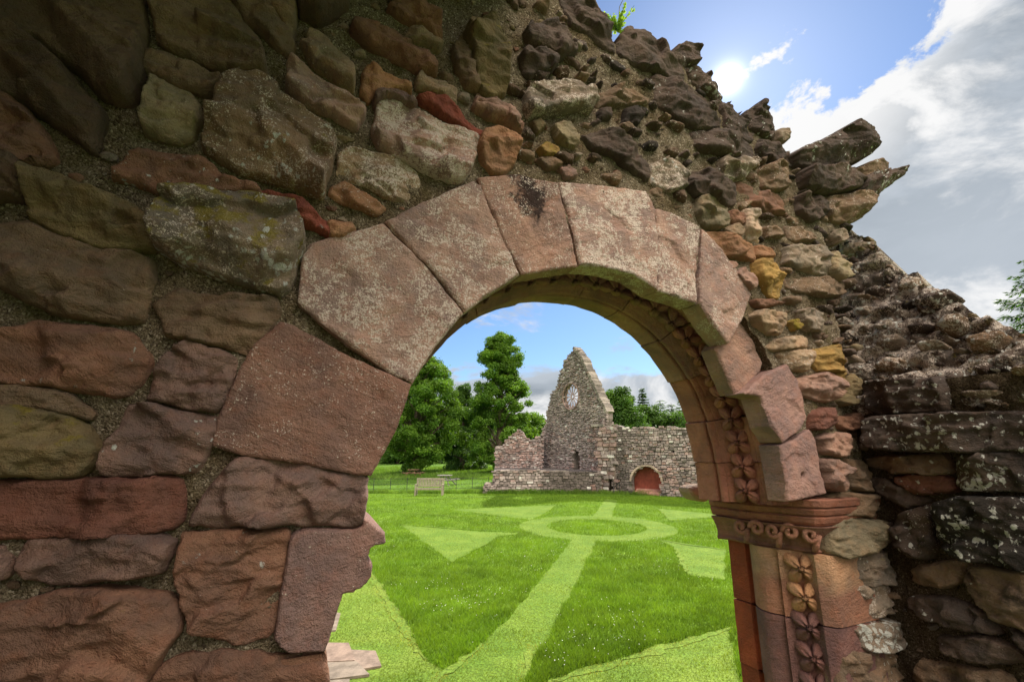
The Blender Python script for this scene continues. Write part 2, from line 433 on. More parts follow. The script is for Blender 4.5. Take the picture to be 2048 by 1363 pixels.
# name, outline in photo pixels (laid onto the wall plane), colour, projection, face type, grain, moss, lichen, algae
S = []
def st(pts, col, H=.04, ridge=None, g=.35, moss=0., li=0., al=0., e=.018, kind='rubble_stone', up=.25, dn=.8, lab=None):
    S.append(dict(p=pts, col=col, H=H, ridge=ridge, g=g, moss=moss, li=li, al=al, e=e, kind=kind, up=up, dn=dn, lab=lab))
st([(-60,-40),(282,-40),(291,45),(289,105),(284,145),(262,205),(218,205),(144,137),(68,80),(-60,45)], 'dbrown', .10, ((95,10),(245,175)), .05)
st([(-60,50),(34,65),(127,137),(205,219),(202,260),(190,304),(100,245),(44,208),(-60,170)], 'dbrown', .09, ((-10,90),(180,270)), .05, .15)
st([(-60,180),(45,212),(105,285),(110,320),(55,330),(-60,305)], 'redbrown', .06, None, .05)
st([(-60,310),(52,328),(55,397),(-60,400)], 'dbrown', .06, None, .05)
st([(308,-40),(428,-40),(480,38),(523,90),(531,138),(528,160),(492,156),(410,127),(315,82),(308,45)], 'brown', .07, ((330,40),(520,150)), .35, .1)
st([(432,-30),(506,-30),(535,22),(582,70),(588,92),(578,112),(534,80),(486,35)], 'brown', .06, None, .3, .15)
st([(510,-30),(568,-30),(592,17),(593,45),(587,78),(560,50),(527,20)], 'brown', .06, None, .3)
st([(596,-30),(697,-30),(696,12),(672,30),(640,44),(598,28)], 'dbrown', .07, None, .1)
st([(291,104),(318,102),(441,160),(438,172),(407,187),(380,178),(294,144)], 'brown', .045, ((292,128),(400,178)), .3)
st([(303,157),(318,159),(394,198),(392,246),(380,274),(356,279),(291,263),(284,236),(294,191)], 'greenish', .06, ((286,232),(392,250)), .45)
st([(438,198),(451,171),(479,161),(527,168),(581,205),(650,253),(670,284),(657,342),(643,393),(609,380),(547,363),(472,339),(414,301),(410,274),(424,239)], 'brown', .10, ((420,245),(486,252),(565,300),(648,385)), .62, .28, .25)
st([(578,130),(590,122),(650,164),(700,200),(727,219),(723,240),(709,257),(668,236),(600,205),(581,190),(576,160)], 'pinkpale', .06, ((580,180),(660,222),(722,235)), .5)
st([(600,86),(617,86),(620,62),(645,68),(703,130),(708,164),(703,181),(675,168),(620,123)], 'tan', .06, ((605,100),(700,172)), .4)
st([(233,335),(253,318),(280,301),(356,315),(410,328),(455,362),(513,380),(525,400),(513,407),(472,393),(407,400),(342,383),(260,366),(229,356)], 'redbrown', .055, ((232,345),(360,378),(510,402)), .4, .1, .3)
st([(513,388),(545,390),(595,404),(650,438),(672,452),(660,470),(609,450),(540,428),(515,410)], 'crimson', .05, None, .35, 0, .25)
st([(655,444),(700,448),(707,462),(690,475),(660,472)], 'orange', .035, None, .35)
st([(62,352),(78,347),(118,358),(190,385),(265,415),(312,447),(316,470),(303,495),(255,500),(190,492),(120,465),(60,440)], 'olive', .075, ((75,380),(200,412),(312,462)), .22, .2)
st([(316,474),(338,414),(369,407),(417,403),(506,414),(588,431),(607,465),(605,499),(588,544),(575,578),(561,592),(479,564),(410,544),(342,513),(320,499)], 'grey', .13, ((322,478),(420,490),(560,530),(600,505)), .6, .55, .45, lab='large block with a mossy front and white lichen along its top')
st([(-60,455),(62,447),(130,478),(205,499),(298,516),(303,564),(294,602),(274,639),(233,641),(164,635),(113,626),(68,605),(31,585),(-60,545)], 'brown', .075, ((-60,500),(60,560),(200,570),(300,560)), .3)
st([(-60,665),(44,655),(68,646),(144,653),(253,663),(294,704),(301,721),(284,759),(260,786),(233,790),(154,780),(51,766),(-60,759)], 'redbrown', .05, None, .15, .12, .1, dn=.2)
st([(308,609),(359,581),(410,592),(547,595),(556,619),(527,674),(492,704),(458,691),(376,680),(335,670),(328,639)], 'brown', .04, None, .2, dn=.2)
st([(298,790),(321,742),(349,698),(380,687),(431,701),(465,721),(469,742),(441,810),(424,824),(376,814),(308,804)], 'purple', .04, None, .12, dn=.2)
st([(-60,769),(103,780),(150,793),(181,821),(164,834),(130,824),(34,814),(-60,817)], 'brown', .04, None, .1)
st([(-60,820),(60,817),(120,828),(165,850),(195,880),(205,895),(190,922),(160,948),(100,951),(-60,945)], 'olive', .075, ((-60,890),(190,900)), .2, .42, dn=.4)
st([(243,855),(258,813),(295,810),(330,816),(420,834),(432,850),(425,880),(400,925),(385,940),(330,946),(222,950),(205,930),(220,890)], 'purple', .05, None, .15, 0, .30, dn=.25)
st([(-60,966),(167,960),(308,956),(356,960),(367,982),(365,1038),(334,1060),(185,1068),(-60,1073)], 'dred', .055, None, .05, dn=.15)
st([(44,1112),(63,1083),(111,1075),(223,1071),(319,1073),(345,1083),(345,1097),(323,1135),(315,1142),(260,1153),(178,1162),(111,1166),(63,1153),(44,1135)], 'purple', .05, ((70,1130),(190,1090),(320,1120)), .1, dn=.3)
st([(-60,1097),(5,1100),(15,1120),(8,1153),(-60,1157)], 'purple', .04, None, .1)
st([(-60,1224),(56,1205),(167,1179),(241,1179),(334,1187),(356,1216),(358,1268),(334,1305),(308,1339),(223,1420),(-60,1430)], 'redbrown', .07, None, .05, .05, dn=.15)
st([(371,1068),(480,1064),(575,1064),(568,1120),(554,1213),(543,1268),(482,1283),(408,1268),(378,1253),(367,1213),(352,1157),(356,1101)], 'redbrown', .035, None, .35, 0, .1, dn=.15)
st([(393,1023),(445,949),(471,918),(557,920),(631,935),(732,950),(727,1016),(720,1047),(601,1048),(520,1046),(456,1053),(382,1046)], 'purple', .045, ((393,1030),(560,985),(725,1010)), .25, kind='jamb_stone', dn=.2)
st([(300,1460),(300,1352),(371,1314),(482,1306),(575,1314),(650,1304),(648,1460)], 'redbrown', .03, None, .1, kind='jamb_stone', dn=.1)
# over the arch
st([(699,65),(720,41),(771,62),(822,89),(870,130),(870,147),(839,144),(778,113),(730,89)], 'redbrown', .06, ((705,62),(868,142)), .1)
st([(810,75),(826,56),(853,68),(884,92),(877,103),(853,92),(822,82)], 'tan', .045, None, .3)
st([(771,20),(819,-10),(860,20),(884,51),(884,82),(853,65),(805,41)], 'redbrown', .05, None, .1)
st([(723,178),(730,137),(747,132),(771,150),(819,174),(819,186),(792,181),(754,192),(737,198)], 'orange', .045, ((727,165),(815,182)), .25)
st([(833,161),(846,150),(887,174),(913,181),(911,205),(891,198),(853,181),(836,174)], 'tan', .04, None, .4)
st([(928,68),(952,62),(963,38),(983,31),(997,44),(1007,103),(1014,157),(1007,192),(976,195),(956,181),(945,137)], 'olive', .085, None, .25, .45, up=0, dn=.2, lab='tall upright block streaked with yellow lichen')
st([(904,103),(926,68),(945,137),(956,181),(925,171)], 'brown', .055, None, .2)
st([(949,219),(956,188),(976,186),(1017,219),(1038,246),(1041,270),(1010,250),(973,236)], 'pink', .06, ((950,212),(1035,258)), .3, .1)
st([(754,212),(781,205),(833,219),(898,253),(949,270),(956,284),(942,328),(925,363),(901,363),(853,345),(805,315),(761,301),(750,274)], 'pinkpale', .06, ((752,280),(850,325),(925,350)), .85, .1, .1)
st([(836,198),(860,186),(894,202),(925,236),(963,260),(956,274),(908,253),(867,226),(843,212)], 'crimson', .05, None, .15)
st([(750,192),(785,185),(833,209),(825,217),(781,205),(752,215)], 'purple', .05, None, .2)
st([(956,284),(966,270),(993,263),(1027,284),(1033,308),(1027,328),(1004,352),(976,345),(959,321)], 'orange', .075, ((958,302),(1000,290),(1032,312)), .2)
st([(685,301),(727,301),(792,318),(833,342),(836,369),(812,397),(785,397),(737,373),(679,352)], 'tan', .03, None, .75, .1)
st([(662,373),(696,366),(750,400),(768,410),(750,424),(713,414),(662,390)], 'orange', .03, None, .5)
st([(1048,195),(1069,168),(1147,164),(1178,192),(1183,212),(1175,233),(1147,226),(1079,236),(1055,233)], 'grey', .08, ((1052,226),(1120,220),(1180,215)), .75)
st([(1062,246),(1079,243),(1087,260),(1069,268)], 'olive', .04, None, .3, .3)
st([(1103,256),(1134,250),(1151,280),(1147,298),(1113,284)], 'greenish', .05, None, .4)
st([(1072,298),(1092,292),(1113,301),(1113,315),(1086,311)], 'ochre', .04, None, .2, .6)
st([(1072,317),(1096,317),(1120,335),(1092,342)], 'brown', .04, None, .3)
st([(1113,339),(1134,332),(1157,352),(1134,357)], 'pink', .03, None, .3)
st([(1154,274),(1199,267),(1260,291),(1294,328),(1294,363),(1250,335),(1188,301)], 'dark', .06, None, .15)
st([(1195,222),(1214,222),(1218,240),(1198,242)], 'dark', .04, None, .1)
st([(1250,219),(1274,219),(1281,239),(1270,253),(1246,246)], 'black', .05, None, .1)
st([(1045,62),(1106,51),(1113,68),(1154,109),(1113,123),(1062,96)], 'dark', .06, None, .2, 0, 0, .1)
st([(1038,103),(1113,120),(1106,144),(1055,154)], 'dark', .06, None, .3)
st([(1180,190),(1240,180),(1300,200),(1290,215),(1200,215)], 'brown', .05, None, .5)
st([(1300,150),(1370,170),(1430,215),(1440,260),(1380,260),(1310,210)], 'dark', .05, None, .35, 0, .2)
st([(1380,262),(1445,264),(1500,290),(1510,330),(1440,312),(1390,300)], 'dark', .05, None, .4, 0, .25)
# top of the wall, against the sky
st([(1102,-40),(1158,-40),(1161,2),(1202,31),(1226,82),(1229,106),(1181,75),(1134,44)], 'dark', .05, None, .2, kind='coping_stone')
st([(1236,110),(1236,80),(1257,52),(1300,76),(1345,112),(1366,140),(1360,160),(1290,140)], 'dark', .05, None, .25, kind='coping_stone')
st([(1337,112),(1352,93),(1383,86),(1394,105),(1393,130),(1365,134),(1345,122)], 'dark', .04, None, .4, 0, .2, kind='coping_stone', lab='small upright coping stone')
st([(1372,136),(1395,133),(1415,152),(1432,172),(1446,196),(1432,207),(1385,165)], 'dark', .04, None, .4, 0, .25, kind='coping_stone')
st([(1448,206),(1462,208),(1490,244),(1510,262),(1500,285),(1450,258),(1440,215)], 'dark', .03, None, .4, 0, .25, kind='coping_stone')
st([(1490,226),(1519,207),(1538,230),(1550,257),(1542,279),(1507,262)], 'dark', .04, None, .45, 0, .3, kind='coping_stone')
st([(1545,263),(1568,263),(1572,282),(1553,288)], 'grey', .04, None, .4, kind='coping_stone')
st([(1520,275),(1550,290),(1580,310),(1590,332),(1540,330),(1510,300)], 'dark', .04, None, .4, 0, .2, kind='coping_stone')
st([(1574,310),(1632,288),(1686,257),(1714,267),(1723,308),(1718,323),(1671,341),(1624,345),(1585,333)], 'dark', .13, ((1580,325),(1690,300)), .2, .05, .35, kind='jutting_stone', lab='thick stone bar jutting out to the sky')
st([(1698,343),(1730,328),(1758,322),(1770,330),(1770,350),(1706,365)], 'brown', .08, None, .3, 0, .3, kind='jutting_stone')
st([(1700,366),(1753,347),(1788,343),(1790,359),(1757,386),(1721,413),(1704,395)], 'dark', .10, ((1705,380),(1785,352)), .3, 0, .5, kind='jutting_stone')
st([(1590,346),(1640,345),(1700,337),(1706,368),(1698,388),(1644,392),(1600,380)], 'dark', .11, None, .25, 0, .2, kind='jutting_stone')
st([(1642,396),(1712,390),(1727,394),(1718,436),(1694,449),(1655,442)], 'brown', .09, ((1645,425),(1720,420)), .55, kind='jutting_stone')
st([(1588,392),(1640,396),(1651,433),(1620,446),(1590,428)], 'dark', .06, None, .3)
st([(1570,452),(1624,466),(1624,485),(1577,481)], 'brown', .04, None, .5)
st([(1662,466),(1683,456),(1692,479),(1671,489)], 'grey', .05, None, .4, kind='coping_stone')
# right of the arch
st([(1410,470),(1418,464),(1486,481),(1505,494),(1505,522),(1486,518),(1446,511),(1428,494)], 'orange', .05, None, .1)
st([(1507,491),(1544,505),(1546,517),(1508,516)], 'orange', .04, None, .1)
st([(1486,421),(1507,425),(1519,483),(1499,483),(1486,460)], 'pale', .05, None, .3)
st([(1457,425),(1484,429),(1484,448),(1468,452),(1453,440)], 'redbrown', .04, None, .1)
st([(1445,456),(1468,450),(1484,464),(1480,475),(1453,468)], 'tan', .035, None, .3)
st([(1394,398),(1418,394),(1453,413),(1445,456),(1433,460),(1406,448),(1390,425)], 'greenish', .055, None, .4)
st([(1371,347),(1418,339),(1441,343),(1468,382),(1464,411),(1449,415),(1421,394),(1390,394),(1371,374)], 'dark', .07, None, .25, 0, .1)
st([(1433,323),(1445,316),(1492,322),(1499,339),(1484,359),(1445,355)], 'grey', .07, ((1434,338),(1497,340)), .75)
st([(1519,339),(1546,327),(1566,339),(1570,378),(1546,382),(1523,374)], 'brown', .06, None, .5, 0, .15)
st([(1475,362),(1515,380),(1560,390),(1570,430),(1520,420),(1480,395)], 'redbrown', .04, None, .25)
st([(1300,330),(1345,318),(1370,345),(1368,378),(1340,385),(1305,372)], 'grey', .05, None, .7, 0, .25)
st([(1523,456),(1558,452),(1562,475),(1531,477)], 'brown', .04, None, .5)
st([(1504,535),(1517,517),(1538,528),(1558,556),(1555,597),(1541,593),(1521,576),(1507,556)], 'ochre', .055, None, .4, .2)
st([(1466,549),(1480,539),(1500,549),(1504,569),(1497,581),(1476,563)], 'pink', .05, None, .3)
st([(1447,523),(1466,522),(1468,535),(1456,542)], 'pink', .03, None, .2)
st([(1562,494),(1650,494),(1657,528),(1647,552),(1568,532)], 'grey', .06, ((1564,525),(1650,540)), .55)
st([(1652,511),(1667,505),(1684,528),(1683,559),(1671,563),(1657,546)], 'greenish', .07, None, .35)
st([(1568,554),(1657,558),(1681,566),(1681,593),(1640,593),(1568,576)], 'brown', .055, None, .5)
st([(1500,600),(1541,600),(1575,607),(1555,610),(1527,616),(1507,612)], 'redbrown', .05, None, .2)
st([(1497,634),(1510,624),(1568,624),(1568,651),(1558,668),(1534,670),(1514,658)], 'tan', .06, ((1500,650),(1566,652)), .45)
st([(1572,644),(1589,641),(1594,658),(1582,662)], 'ochre', .05, None, .1, .7)
st([(1589,621),(1640,624),(1643,662),(1609,662),(1596,648)], 'grey', .06, None, .55, .1)
st([(1527,696),(1541,682),(1589,672),(1613,685),(1609,696),(1555,701)], 'tan', .05, None, .5)
st([(1555,709),(1562,702),(1614,703),(1618,723),(1602,743),(1575,737)], 'tan', .055, None, .6, .15)
st([(1618,702),(1671,692),(1686,737),(1678,747),(1625,738)], 'ochre', .07, None, .25, .3)
st([(1589,767),(1596,754),(1647,747),(1660,764),(1667,788),(1650,805),(1620,795),(1592,788)], 'pink', .075, ((1592,778),(1640,776),(1664,790)), .3, .12)
st([(1671,798),(1690,757),(1708,747),(1722,764),(1720,795),(1683,812)], 'olive', .06, None, .3, .1)
st([(1662,750),(1676,747),(1680,778),(1670,774)], 'ochre', .04, None, .3)
st([(1616,825),(1654,815),(1657,853),(1616,859)], 'dred', .06, None, .15)
st([(1664,838),(1712,825),(1732,849),(1684,861)], 'redbrown', .05, None, .35)
st([(1632,873),(1678,866),(1688,887),(1678,911),(1642,907)], 'pink', .06, None, .4)
st([(1637,921),(1659,916),(1680,935),(1680,966),(1666,980),(1649,970)], 'pink', .07, None, .15)
st([(1690,917),(1716,921),(1738,984),(1697,975)], 'brown', .06, None, .4)
st([(1659,994),(1680,984),(1767,991),(1772,1029),(1669,1029)], 'brown', .07, None, .35, kind='quoin', dn=.2)
st([(1661,1057),(1683,1036),(1767,1039),(1772,1084),(1732,1098),(1680,1112),(1656,1105)], 'greenish', .08, None, .3, .12, kind='quoin')
st([(1697,1114),(1763,1098),(1772,1133),(1767,1161),(1704,1168)], 'grey', .06, None, .45, .08, .1, kind='quoin')
st([(1704,1173),(1773,1164),(1780,1220),(1732,1234),(1711,1222)], 'grey', .05, None, .7, 0, .1, kind='quoin')
st([(1701,1251),(1787,1237),(1808,1282),(1784,1289),(1718,1296)], 'grey', .07, None, .4, 0, .75, kind='quoin')
st([(1683,1300),(1780,1303),(1815,1320),(1815,1420),(1683,1420)], 'brown', .06, None, .35, 0, .3, kind='quoin')
# arch stones: flat dressed faces
V = []
def vs(pts, col, H=.018, g=.5, li=0., al=0., kind='voussoir', D=.085, base=-.02): V.append((pts, col, H, g, li, al, kind, D, base))
vs([(425,885),(437,840),(470,760),(510,690),(560,646),(590,655),(680,704),(818,771),(792,848),(767,902),(738,950),(700,945),(600,925),(480,907),(430,893)], 'v1', .020, .5)
vs([(598,606),(605,520),(622,492),(680,470),(766,450),(848,530),(923,628),(870,690),(821,764),(780,746),(700,692),(638,644)], 'pinkpale', .016, .72)
vs([(771,447),(840,410),(945,365),(960,375),(998,470),(1036,551),(980,585),(927,625),(870,549)], 'pinkpale', .018, .70)
vs([(955,360),(1030,352),(1112,368),(1122,400),(1150,520),(1152,533),(1100,540),(1041,551),(1008,490),(973,410)], 'pink', .014, .6, al=.1)
vs([(1118,365),(1200,370),(1290,385),(1306,420),(1308,480),(1307,582),(1260,550),(1200,535),(1156,532),(1142,460),(1126,400)], 'pinkpale', .018, .80)
vs([(1311,418),(1345,430),(1397,460),(1391,520),(1388,608),(1350,595),(1311,583)], 'pinkpale', .016, .74, al=.1)
vs([(1401,460),(1440,500),(1480,565),(1497,590),(1480,640),(1450,688),(1420,652),(1392,609)], 'pinkpale', .020, .66)
vs([(1442,694),(1466,660),(1489,639),(1505,655),(1524,696),(1536,723),(1532,742),(1512,764),(1483,786),(1461,740)], 'pink', -.030, .35, D=.12, base=-.03)
vs([(1480,788),(1521,750),(1565,731),(1589,764),(1601,836),(1589,860),(1552,884),(1532,853),(1513,795)], 'lav', .030, .3, D=.085)
vs([(1550,890),(1580,880),(1612,858),(1622,880),(1645,985),(1612,993),(1570,1002),(1563,960)], 'lav', .022, .3, D=.085)

def split_faces(p, r, n, off, grd, sharp):
    """chiselled planes: every random cell of the face is a plane of its own, blended over about a centimetre"""
    lo, hi = p.min(0), p.max(0); ext = hi - lo; n = int(max(4, min(n, 3 + ext.prod() / .0035)))
    pts = lo + r.random((n, 2)) * ext; g = r.normal(0, grd, (n, 2)); o = r.normal(0, off, n); s1 = int(r.integers(1e6))
    def f(P):
        Q = P + .012 * np.stack([fbm(P[:, 0] * 14, P[:, 1] * 14, s1, 3), fbm(P[:, 0] * 14, P[:, 1] * 14, s1 + 5, 3)], 1)
        dx = Q[:, None, :] - pts[None]; dd = np.sqrt((dx**2 * np.array([1., 2.2])).sum(2)); w = np.exp(-(dd - dd.min(1, keepdims=True)) * sharp); w /= w.sum(1, keepdims=True)
        return (w * (o + (dx * g).sum(2))).sum(1)
    return f
def facets(p, d, r, H):
    """relief of a split stone: rounded arris, a ridge dividing an upper and a lower facet, broken planes"""
    ridge = None if d['ridge'] is None else WALL.poly(d['ridge'])
    c = p.mean(0); ext = p.max(0) - p.min(0); sz = max(.03, ext.min())
    cuts = [(r.uniform(0, 6.28), r.uniform(.1, .42), r.uniform(.06, .42) * sz) for _ in range(5)]
    tu, tv = r.normal(0, .09), r.normal(-.06, .09); sd_ = int(r.integers(1e6)); e = d['e'] * r.uniform(.35, .65)
    sc = min(1., sz / .16); fa = split_faces(p, r, 12, .0065 * sc * (max(H, .02) / .05)**.4, .10 + .10 * sc, 300.); fb = split_faces(p, r, 45, .0016 * sc, .08, 420.)
    def h(P, s):
        x, y = P[:, 0] - c[0], P[:, 1] - c[1]
        t = tu * x + tv * y + H
        if ridge is not None:
            q = np.interp(P[:, 0], ridge[:, 0], ridge[:, 1]) if ridge[-1, 0] > ridge[0, 0] else np.interp(P[:, 0], ridge[::-1, 0], ridge[::-1, 1])
            q = q + .008 * fbm(P[:, 0] * 22, P[:, 1] * 3, sd_, 3)
            dy = P[:, 1] - q
            t = t - np.where(dy > 0, d['up'] * dy, -d['dn'] * dy)
        else:
            for an, sl, ds in cuts:
                k = np.cos(an) * x + np.sin(an) * y - ds
                t = np.minimum(t, H + .012 - sl * np.maximum(k, 0) * 1.6 - .12 * k)
        t = t + fa(P) + fb(P)
        t = np.maximum(t, .42 * H)
        t = t + .0038 * fbm(P[:, 0] * 8, P[:, 1] * 14, sd_ + 5, 5) * (max(H, .01) / .05)**.3 + .0036 * fbm(P[:, 0] * 34, P[:, 1] * 60, sd_ + 9, 3)
        led = pnoise(P[:, 0] * 5, P[:, 1] * 24, sd_ + 31); t = t + .0045 * sc * np.tanh(8 * (led - .15)); ch = pnoise(P[:, 0] * 7, P[:, 1] * 7, sd_ + 77); t = t - .02 * sc * np.clip((ch - .38) * 4, 0, 1)
        e_ = e * (1 + 1.2 * np.clip(ch, 0, 1))
        q = np.clip(s / e_, 0, 1)
        return np.minimum(t, H * 1.6) * np.sqrt(1 - (1 - q)**2)
    return h

wall_loc = -WN * WD + WU * CX
arch_wall = empty('ruined_arch_wall', (wall_loc[0], wall_loc[1], 0), 'red sandstone rubble wall with a round archway, towering over the lawn', 'wall')
existing = []
def put_stone(d, pl, parent, spacing, poly, D=.05, back=False, grow=.010, tint=None, H=None):
    r = np.random.default_rng(abs(int(poly.sum() * 1e4)) % 2**31)
    c0 = poly.mean(0); ext = poly.max(0) - poly.min(0)
    poly = c0 + (poly - c0) * (1 + 2 * grow / np.maximum(ext, .05))
    q_ = np.roll(poly, -1, 0); poly = np.stack([.86 * poly + .14 * q_, .14 * poly + .86 * q_], 1).reshape(-1, 2)
    H = H or d['H']
    out = slab(pl, poly, facets(poly, d, r, H), spacing, D, -.010, (), .0075, int(r.integers(1e6)), 13., back)
    if out is None: return None
    o = build(d['kind'], out[0], [out[1]], M_STONE, parent, True)
    k = np.array(K[d['col']]) * r.uniform(.88, 1.14)
    o.color = (*k, 1); o['grain'] = float(d['g']); o['moss'] = float(d['moss']); o['lichen'] = float(d['li']); o['algae'] = float(d['al'])
    if d['lab']: o['label'] = d['lab']
    return o
for d in S:
    poly = WALL.poly(d['p'])
    edge = d['kind'] in ('coping_stone', 'jutting_stone')
    ext = poly.max(0) - poly.min(0)
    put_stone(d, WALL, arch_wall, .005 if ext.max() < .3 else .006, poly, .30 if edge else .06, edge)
    existing.append(chaikin(poly, 1))

# ring of arch stones
arch = None
BACK = [(1399,997),(1396,955),(1390,900),(1378,845),(1360,792),(1332,744),(1300,702),(1265,667),(1230,641),(1190,622),(1150,610),(1110,604),(1070,602),(1035,605),(1000,611),(965,622),(925,640),(865,682),(812,748),(776,822),(742,900),(712,960),(690,1000)]
bc = WALL.poly(BACK, -.0)
bc = np.array([WALL.ab(x, y, -.46 if WALL.C @ WN > 0 else .46) for x, y in BACK])
for _ in range(3):
    bc[1:-1] = .25 * bc[:-2] + .5 * bc[1:-1] + .25 * bc[2:]
_s = np.concatenate([[0], np.cumsum(np.linalg.norm(np.diff(bc, axis=0), axis=1))]); ARC = _s[-1]
def curve(q):
    """point and outward normal at arc length q along the arch, from the right springing"""
    q = np.asarray(q, float); f = lambda k: np.stack([np.interp(k, _s, bc[:, 0]), np.interp(k, _s, bc[:, 1])], -1)
    t = f(np.minimum(q + .06, ARC)) - f(np.maximum(q - .06, 0)); t = t / np.linalg.norm(t, axis=-1, keepdims=True)
    return f(q), np.stack([t[..., 1], -t[..., 0]], -1)
def inner_profile():
    # (offset outwards from the inner edge, depth behind the wall face) from the front order round to the outside of the wall
    p = [(.22, .070), (.085, .070), (.066, .082), (.062, .105), (.066, .120)]
    for a in np.linspace(0, 1, 9): p.append((.064 - .048 * a + .030 * math.sin(a * math.pi), .124 + .150 * a))   # splayed hollow for the flowers
    for a in np.linspace(0, 1, 7): p.append((.014 - .020 * math.sin(a * math.pi), .280 + .045 * a))             # roll
    p += [(.014, .330), (.004, .337), (0, .345), (-.002, .40), (0, .455), (.006, .47), (.22, .47)]
    return np.array(p)
PROF = inner_profile()
def sweep_arch(a0, a1, name, parent, col, dr=0., grain=.12):
    n = max(4, int(abs(a1 - a0) / .03)); th = np.linspace(a0, a1, n); m = len(PROF)
    Vv = []
    P_, N_ = curve(th)
    for i, t in enumerate(th):
        r_ = PROF[:, 0] + dr + .0030 * fbm(np.full(m, t * 9), PROF[:, 1] * 30, 7, 3)
        u = P_[i, 0] + N_[i, 0] * r_; z = P_[i, 1] + N_[i, 1] * r_
        Vv.append(WALL.world(u, z, -PROF[:, 1]))
    Vv = np.concatenate(Vv)
    Q = [[i * m + j, i * m + j + 1, (i + 1) * m + j + 1, (i + 1) * m + j] for i in range(n - 1) for j in range(m - 1)]
    T = []
    for i, fl in ((0, 1), (n - 1, -1)):
        b = len(Vv); c = Vv[i * m:(i + 1) * m].mean(0); Vv = np.concatenate([Vv, [c]])
        for j in range(m - 1): T.append([b, i * m + j, i * m + j + 1][::fl])
    o = build(name, Vv, [np.array(Q)[:, ::-1], np.array(T)], M_STONE, parent, False)
    o.color = (*col, 1); o['grain'] = grain; o['moss'] = 0.; o['lichen'] = 0.; o['algae'] = 0.
    return o
RED, WARM = np.array((.34, .165, .118)), np.array((.305, .19, .14))
STONES = []
cuts = [0, .19, .40, .64, .90, 1.17, 1.42, 1.70, 1.98, 2.3, ARC]
for i in range(len(cuts) - 1):
    r = np.random.default_rng(100 + i)
    c = RED * r.uniform(.9, 1.12) if i < 3 else WARM * r.uniform(.85, 1.1)
    o = STONES.append((cuts[i + 1], sweep_arch(cuts[i] + .002, cuts[i + 1] - .002, 'moulded_arch_stone', arch_wall, c, r.normal(0, .003))))
for pts, col, H, g, li, al, kind, D, base in V:
    poly = WALL.poly(pts); r = np.random.default_rng(int(abs(poly.sum()) * 1000)); sd_ = int(r.integers(1e6))
    poly = np.concatenate([[a, a * .94 + b * .06, a * .06 + b * .94] for a, b in zip(poly, np.roll(poly, -1, 0))])
    poly = poly.mean(0) + (poly - poly.mean(0)) * 1.015
    c = poly.mean(0); tu, tv = r.normal(0, .02), r.normal(0, .02)
    pit = np.array(WALL.ab(1600, 950))
    fv = split_faces(poly, r, 14, .0022, .03, 150.)
    def hv(P, s, H=H, c=c, tu=tu, tv=tv, sd_=sd_):
        t = H + tu * (P[:, 0] - c[0]) + tv * (P[:, 1] - c[1]) + .004 * fbm(P[:, 0] * 6, P[:, 1] * 6, sd_, 4) + .0016 * fbm(P[:, 0] * 45, P[:, 1] * 45, sd_ + 3, 3)
        t = t + fv(P) - .035 * np.exp(-(((P - pit) / .011)**2).sum(1))
        ch = pnoise(P[:, 0] * 11, P[:, 1] * 11, sd_ + 8); e = .006 + .012 * np.maximum(ch, 0)
        q = np.clip(s / e, 0, 1)
        return t - (1 - np.sqrt(1 - (1 - q)**2)) * (.008 + .02 * np.maximum(ch, 0))
    vv, ff = slab(WALL, poly, hv, .005, D, 0., (), .0022, sd_, 22.)
    rel = vv - WALL.O; P2 = np.stack([rel @ WALL.A, rel @ WALL.B], 1); s0 = np.array(WALL.ab(1058, 392)); dd = (P2 - s0) @ np.array([[1, .25], [-.0, 1]]).T
    blot = np.hypot(dd[:, 0] / .085, dd[:, 1] / .115) + .42 * fbm(P2[:, 0] * 17, P2[:, 1] * 17, 91, 4)
    bl_ = np.clip((1.12 - blot - .35 * fbm(P2[:, 0] * 60, P2[:, 1] * 60, 95, 3)) / .5, 0, 1)[:, None]
    tnt = 1 - bl_ * np.array([.88, .88, .87]) if kind == 'voussoir' else None
    o = build(kind, vv, [ff], M_STONE, arch_wall, True, tnt); o.color = (*(np.array(K[col]) * r.uniform(.95, 1.08)), 1)
    o['grain'] = g; o['moss'] = .02; o['lichen'] = li; o['algae'] = al
    existing.append(poly)

# flowers carved in the hollow
def flower_mesh(size):
    n, m = 40, 6; V_ = [(0, 0, .50)]; 
    for j in range(1, m + 1):
        q = j / m
        for i in range(n):
            t = 2 * math.pi * i / n; k = abs(math.cos(2 * t))
            rad = q * (.30 + .70 * k**.8)
            crease = (1 - abs(math.cos(2 * t))**8 * .35)
            hgt = (.50 - .34 * q - .20 * q**4) * (.55 + .45 * k) * crease
            V_.append((rad * math.cos(t), rad * math.sin(t), hgt if q < 1 else -.10))
    Q = [[1 + (j - 1) * n + i, 1 + (j - 1) * n + (i + 1) % n, 1 + j * n + (i + 1) % n, 1 + j * n + i] for j in range(1, m) for i in range(n)]
    T = [[0, 1 + i, 1 + (i + 1) % n] for i in range(n)]
    return np.array(V_) * np.array([1, 1, 1.25]) * size, np.array(Q), np.array(T)
def flower(center, nx, ny, nz, size, col, parent=None):
    V_, Q, T = flower_mesh(size)
    W_ = center + np.outer(V_[:, 0], nx) + np.outer(V_[:, 1], ny) + np.outer(V_[:, 2], nz)
    o = build('carved_flower', W_, [Q, T], M_STONE, parent or arch_wall, True); o.color = (*col, 1)
    o['grain'] = .15; o['moss'] = 0.; o['lichen'] = 0.; o['algae'] = 0.
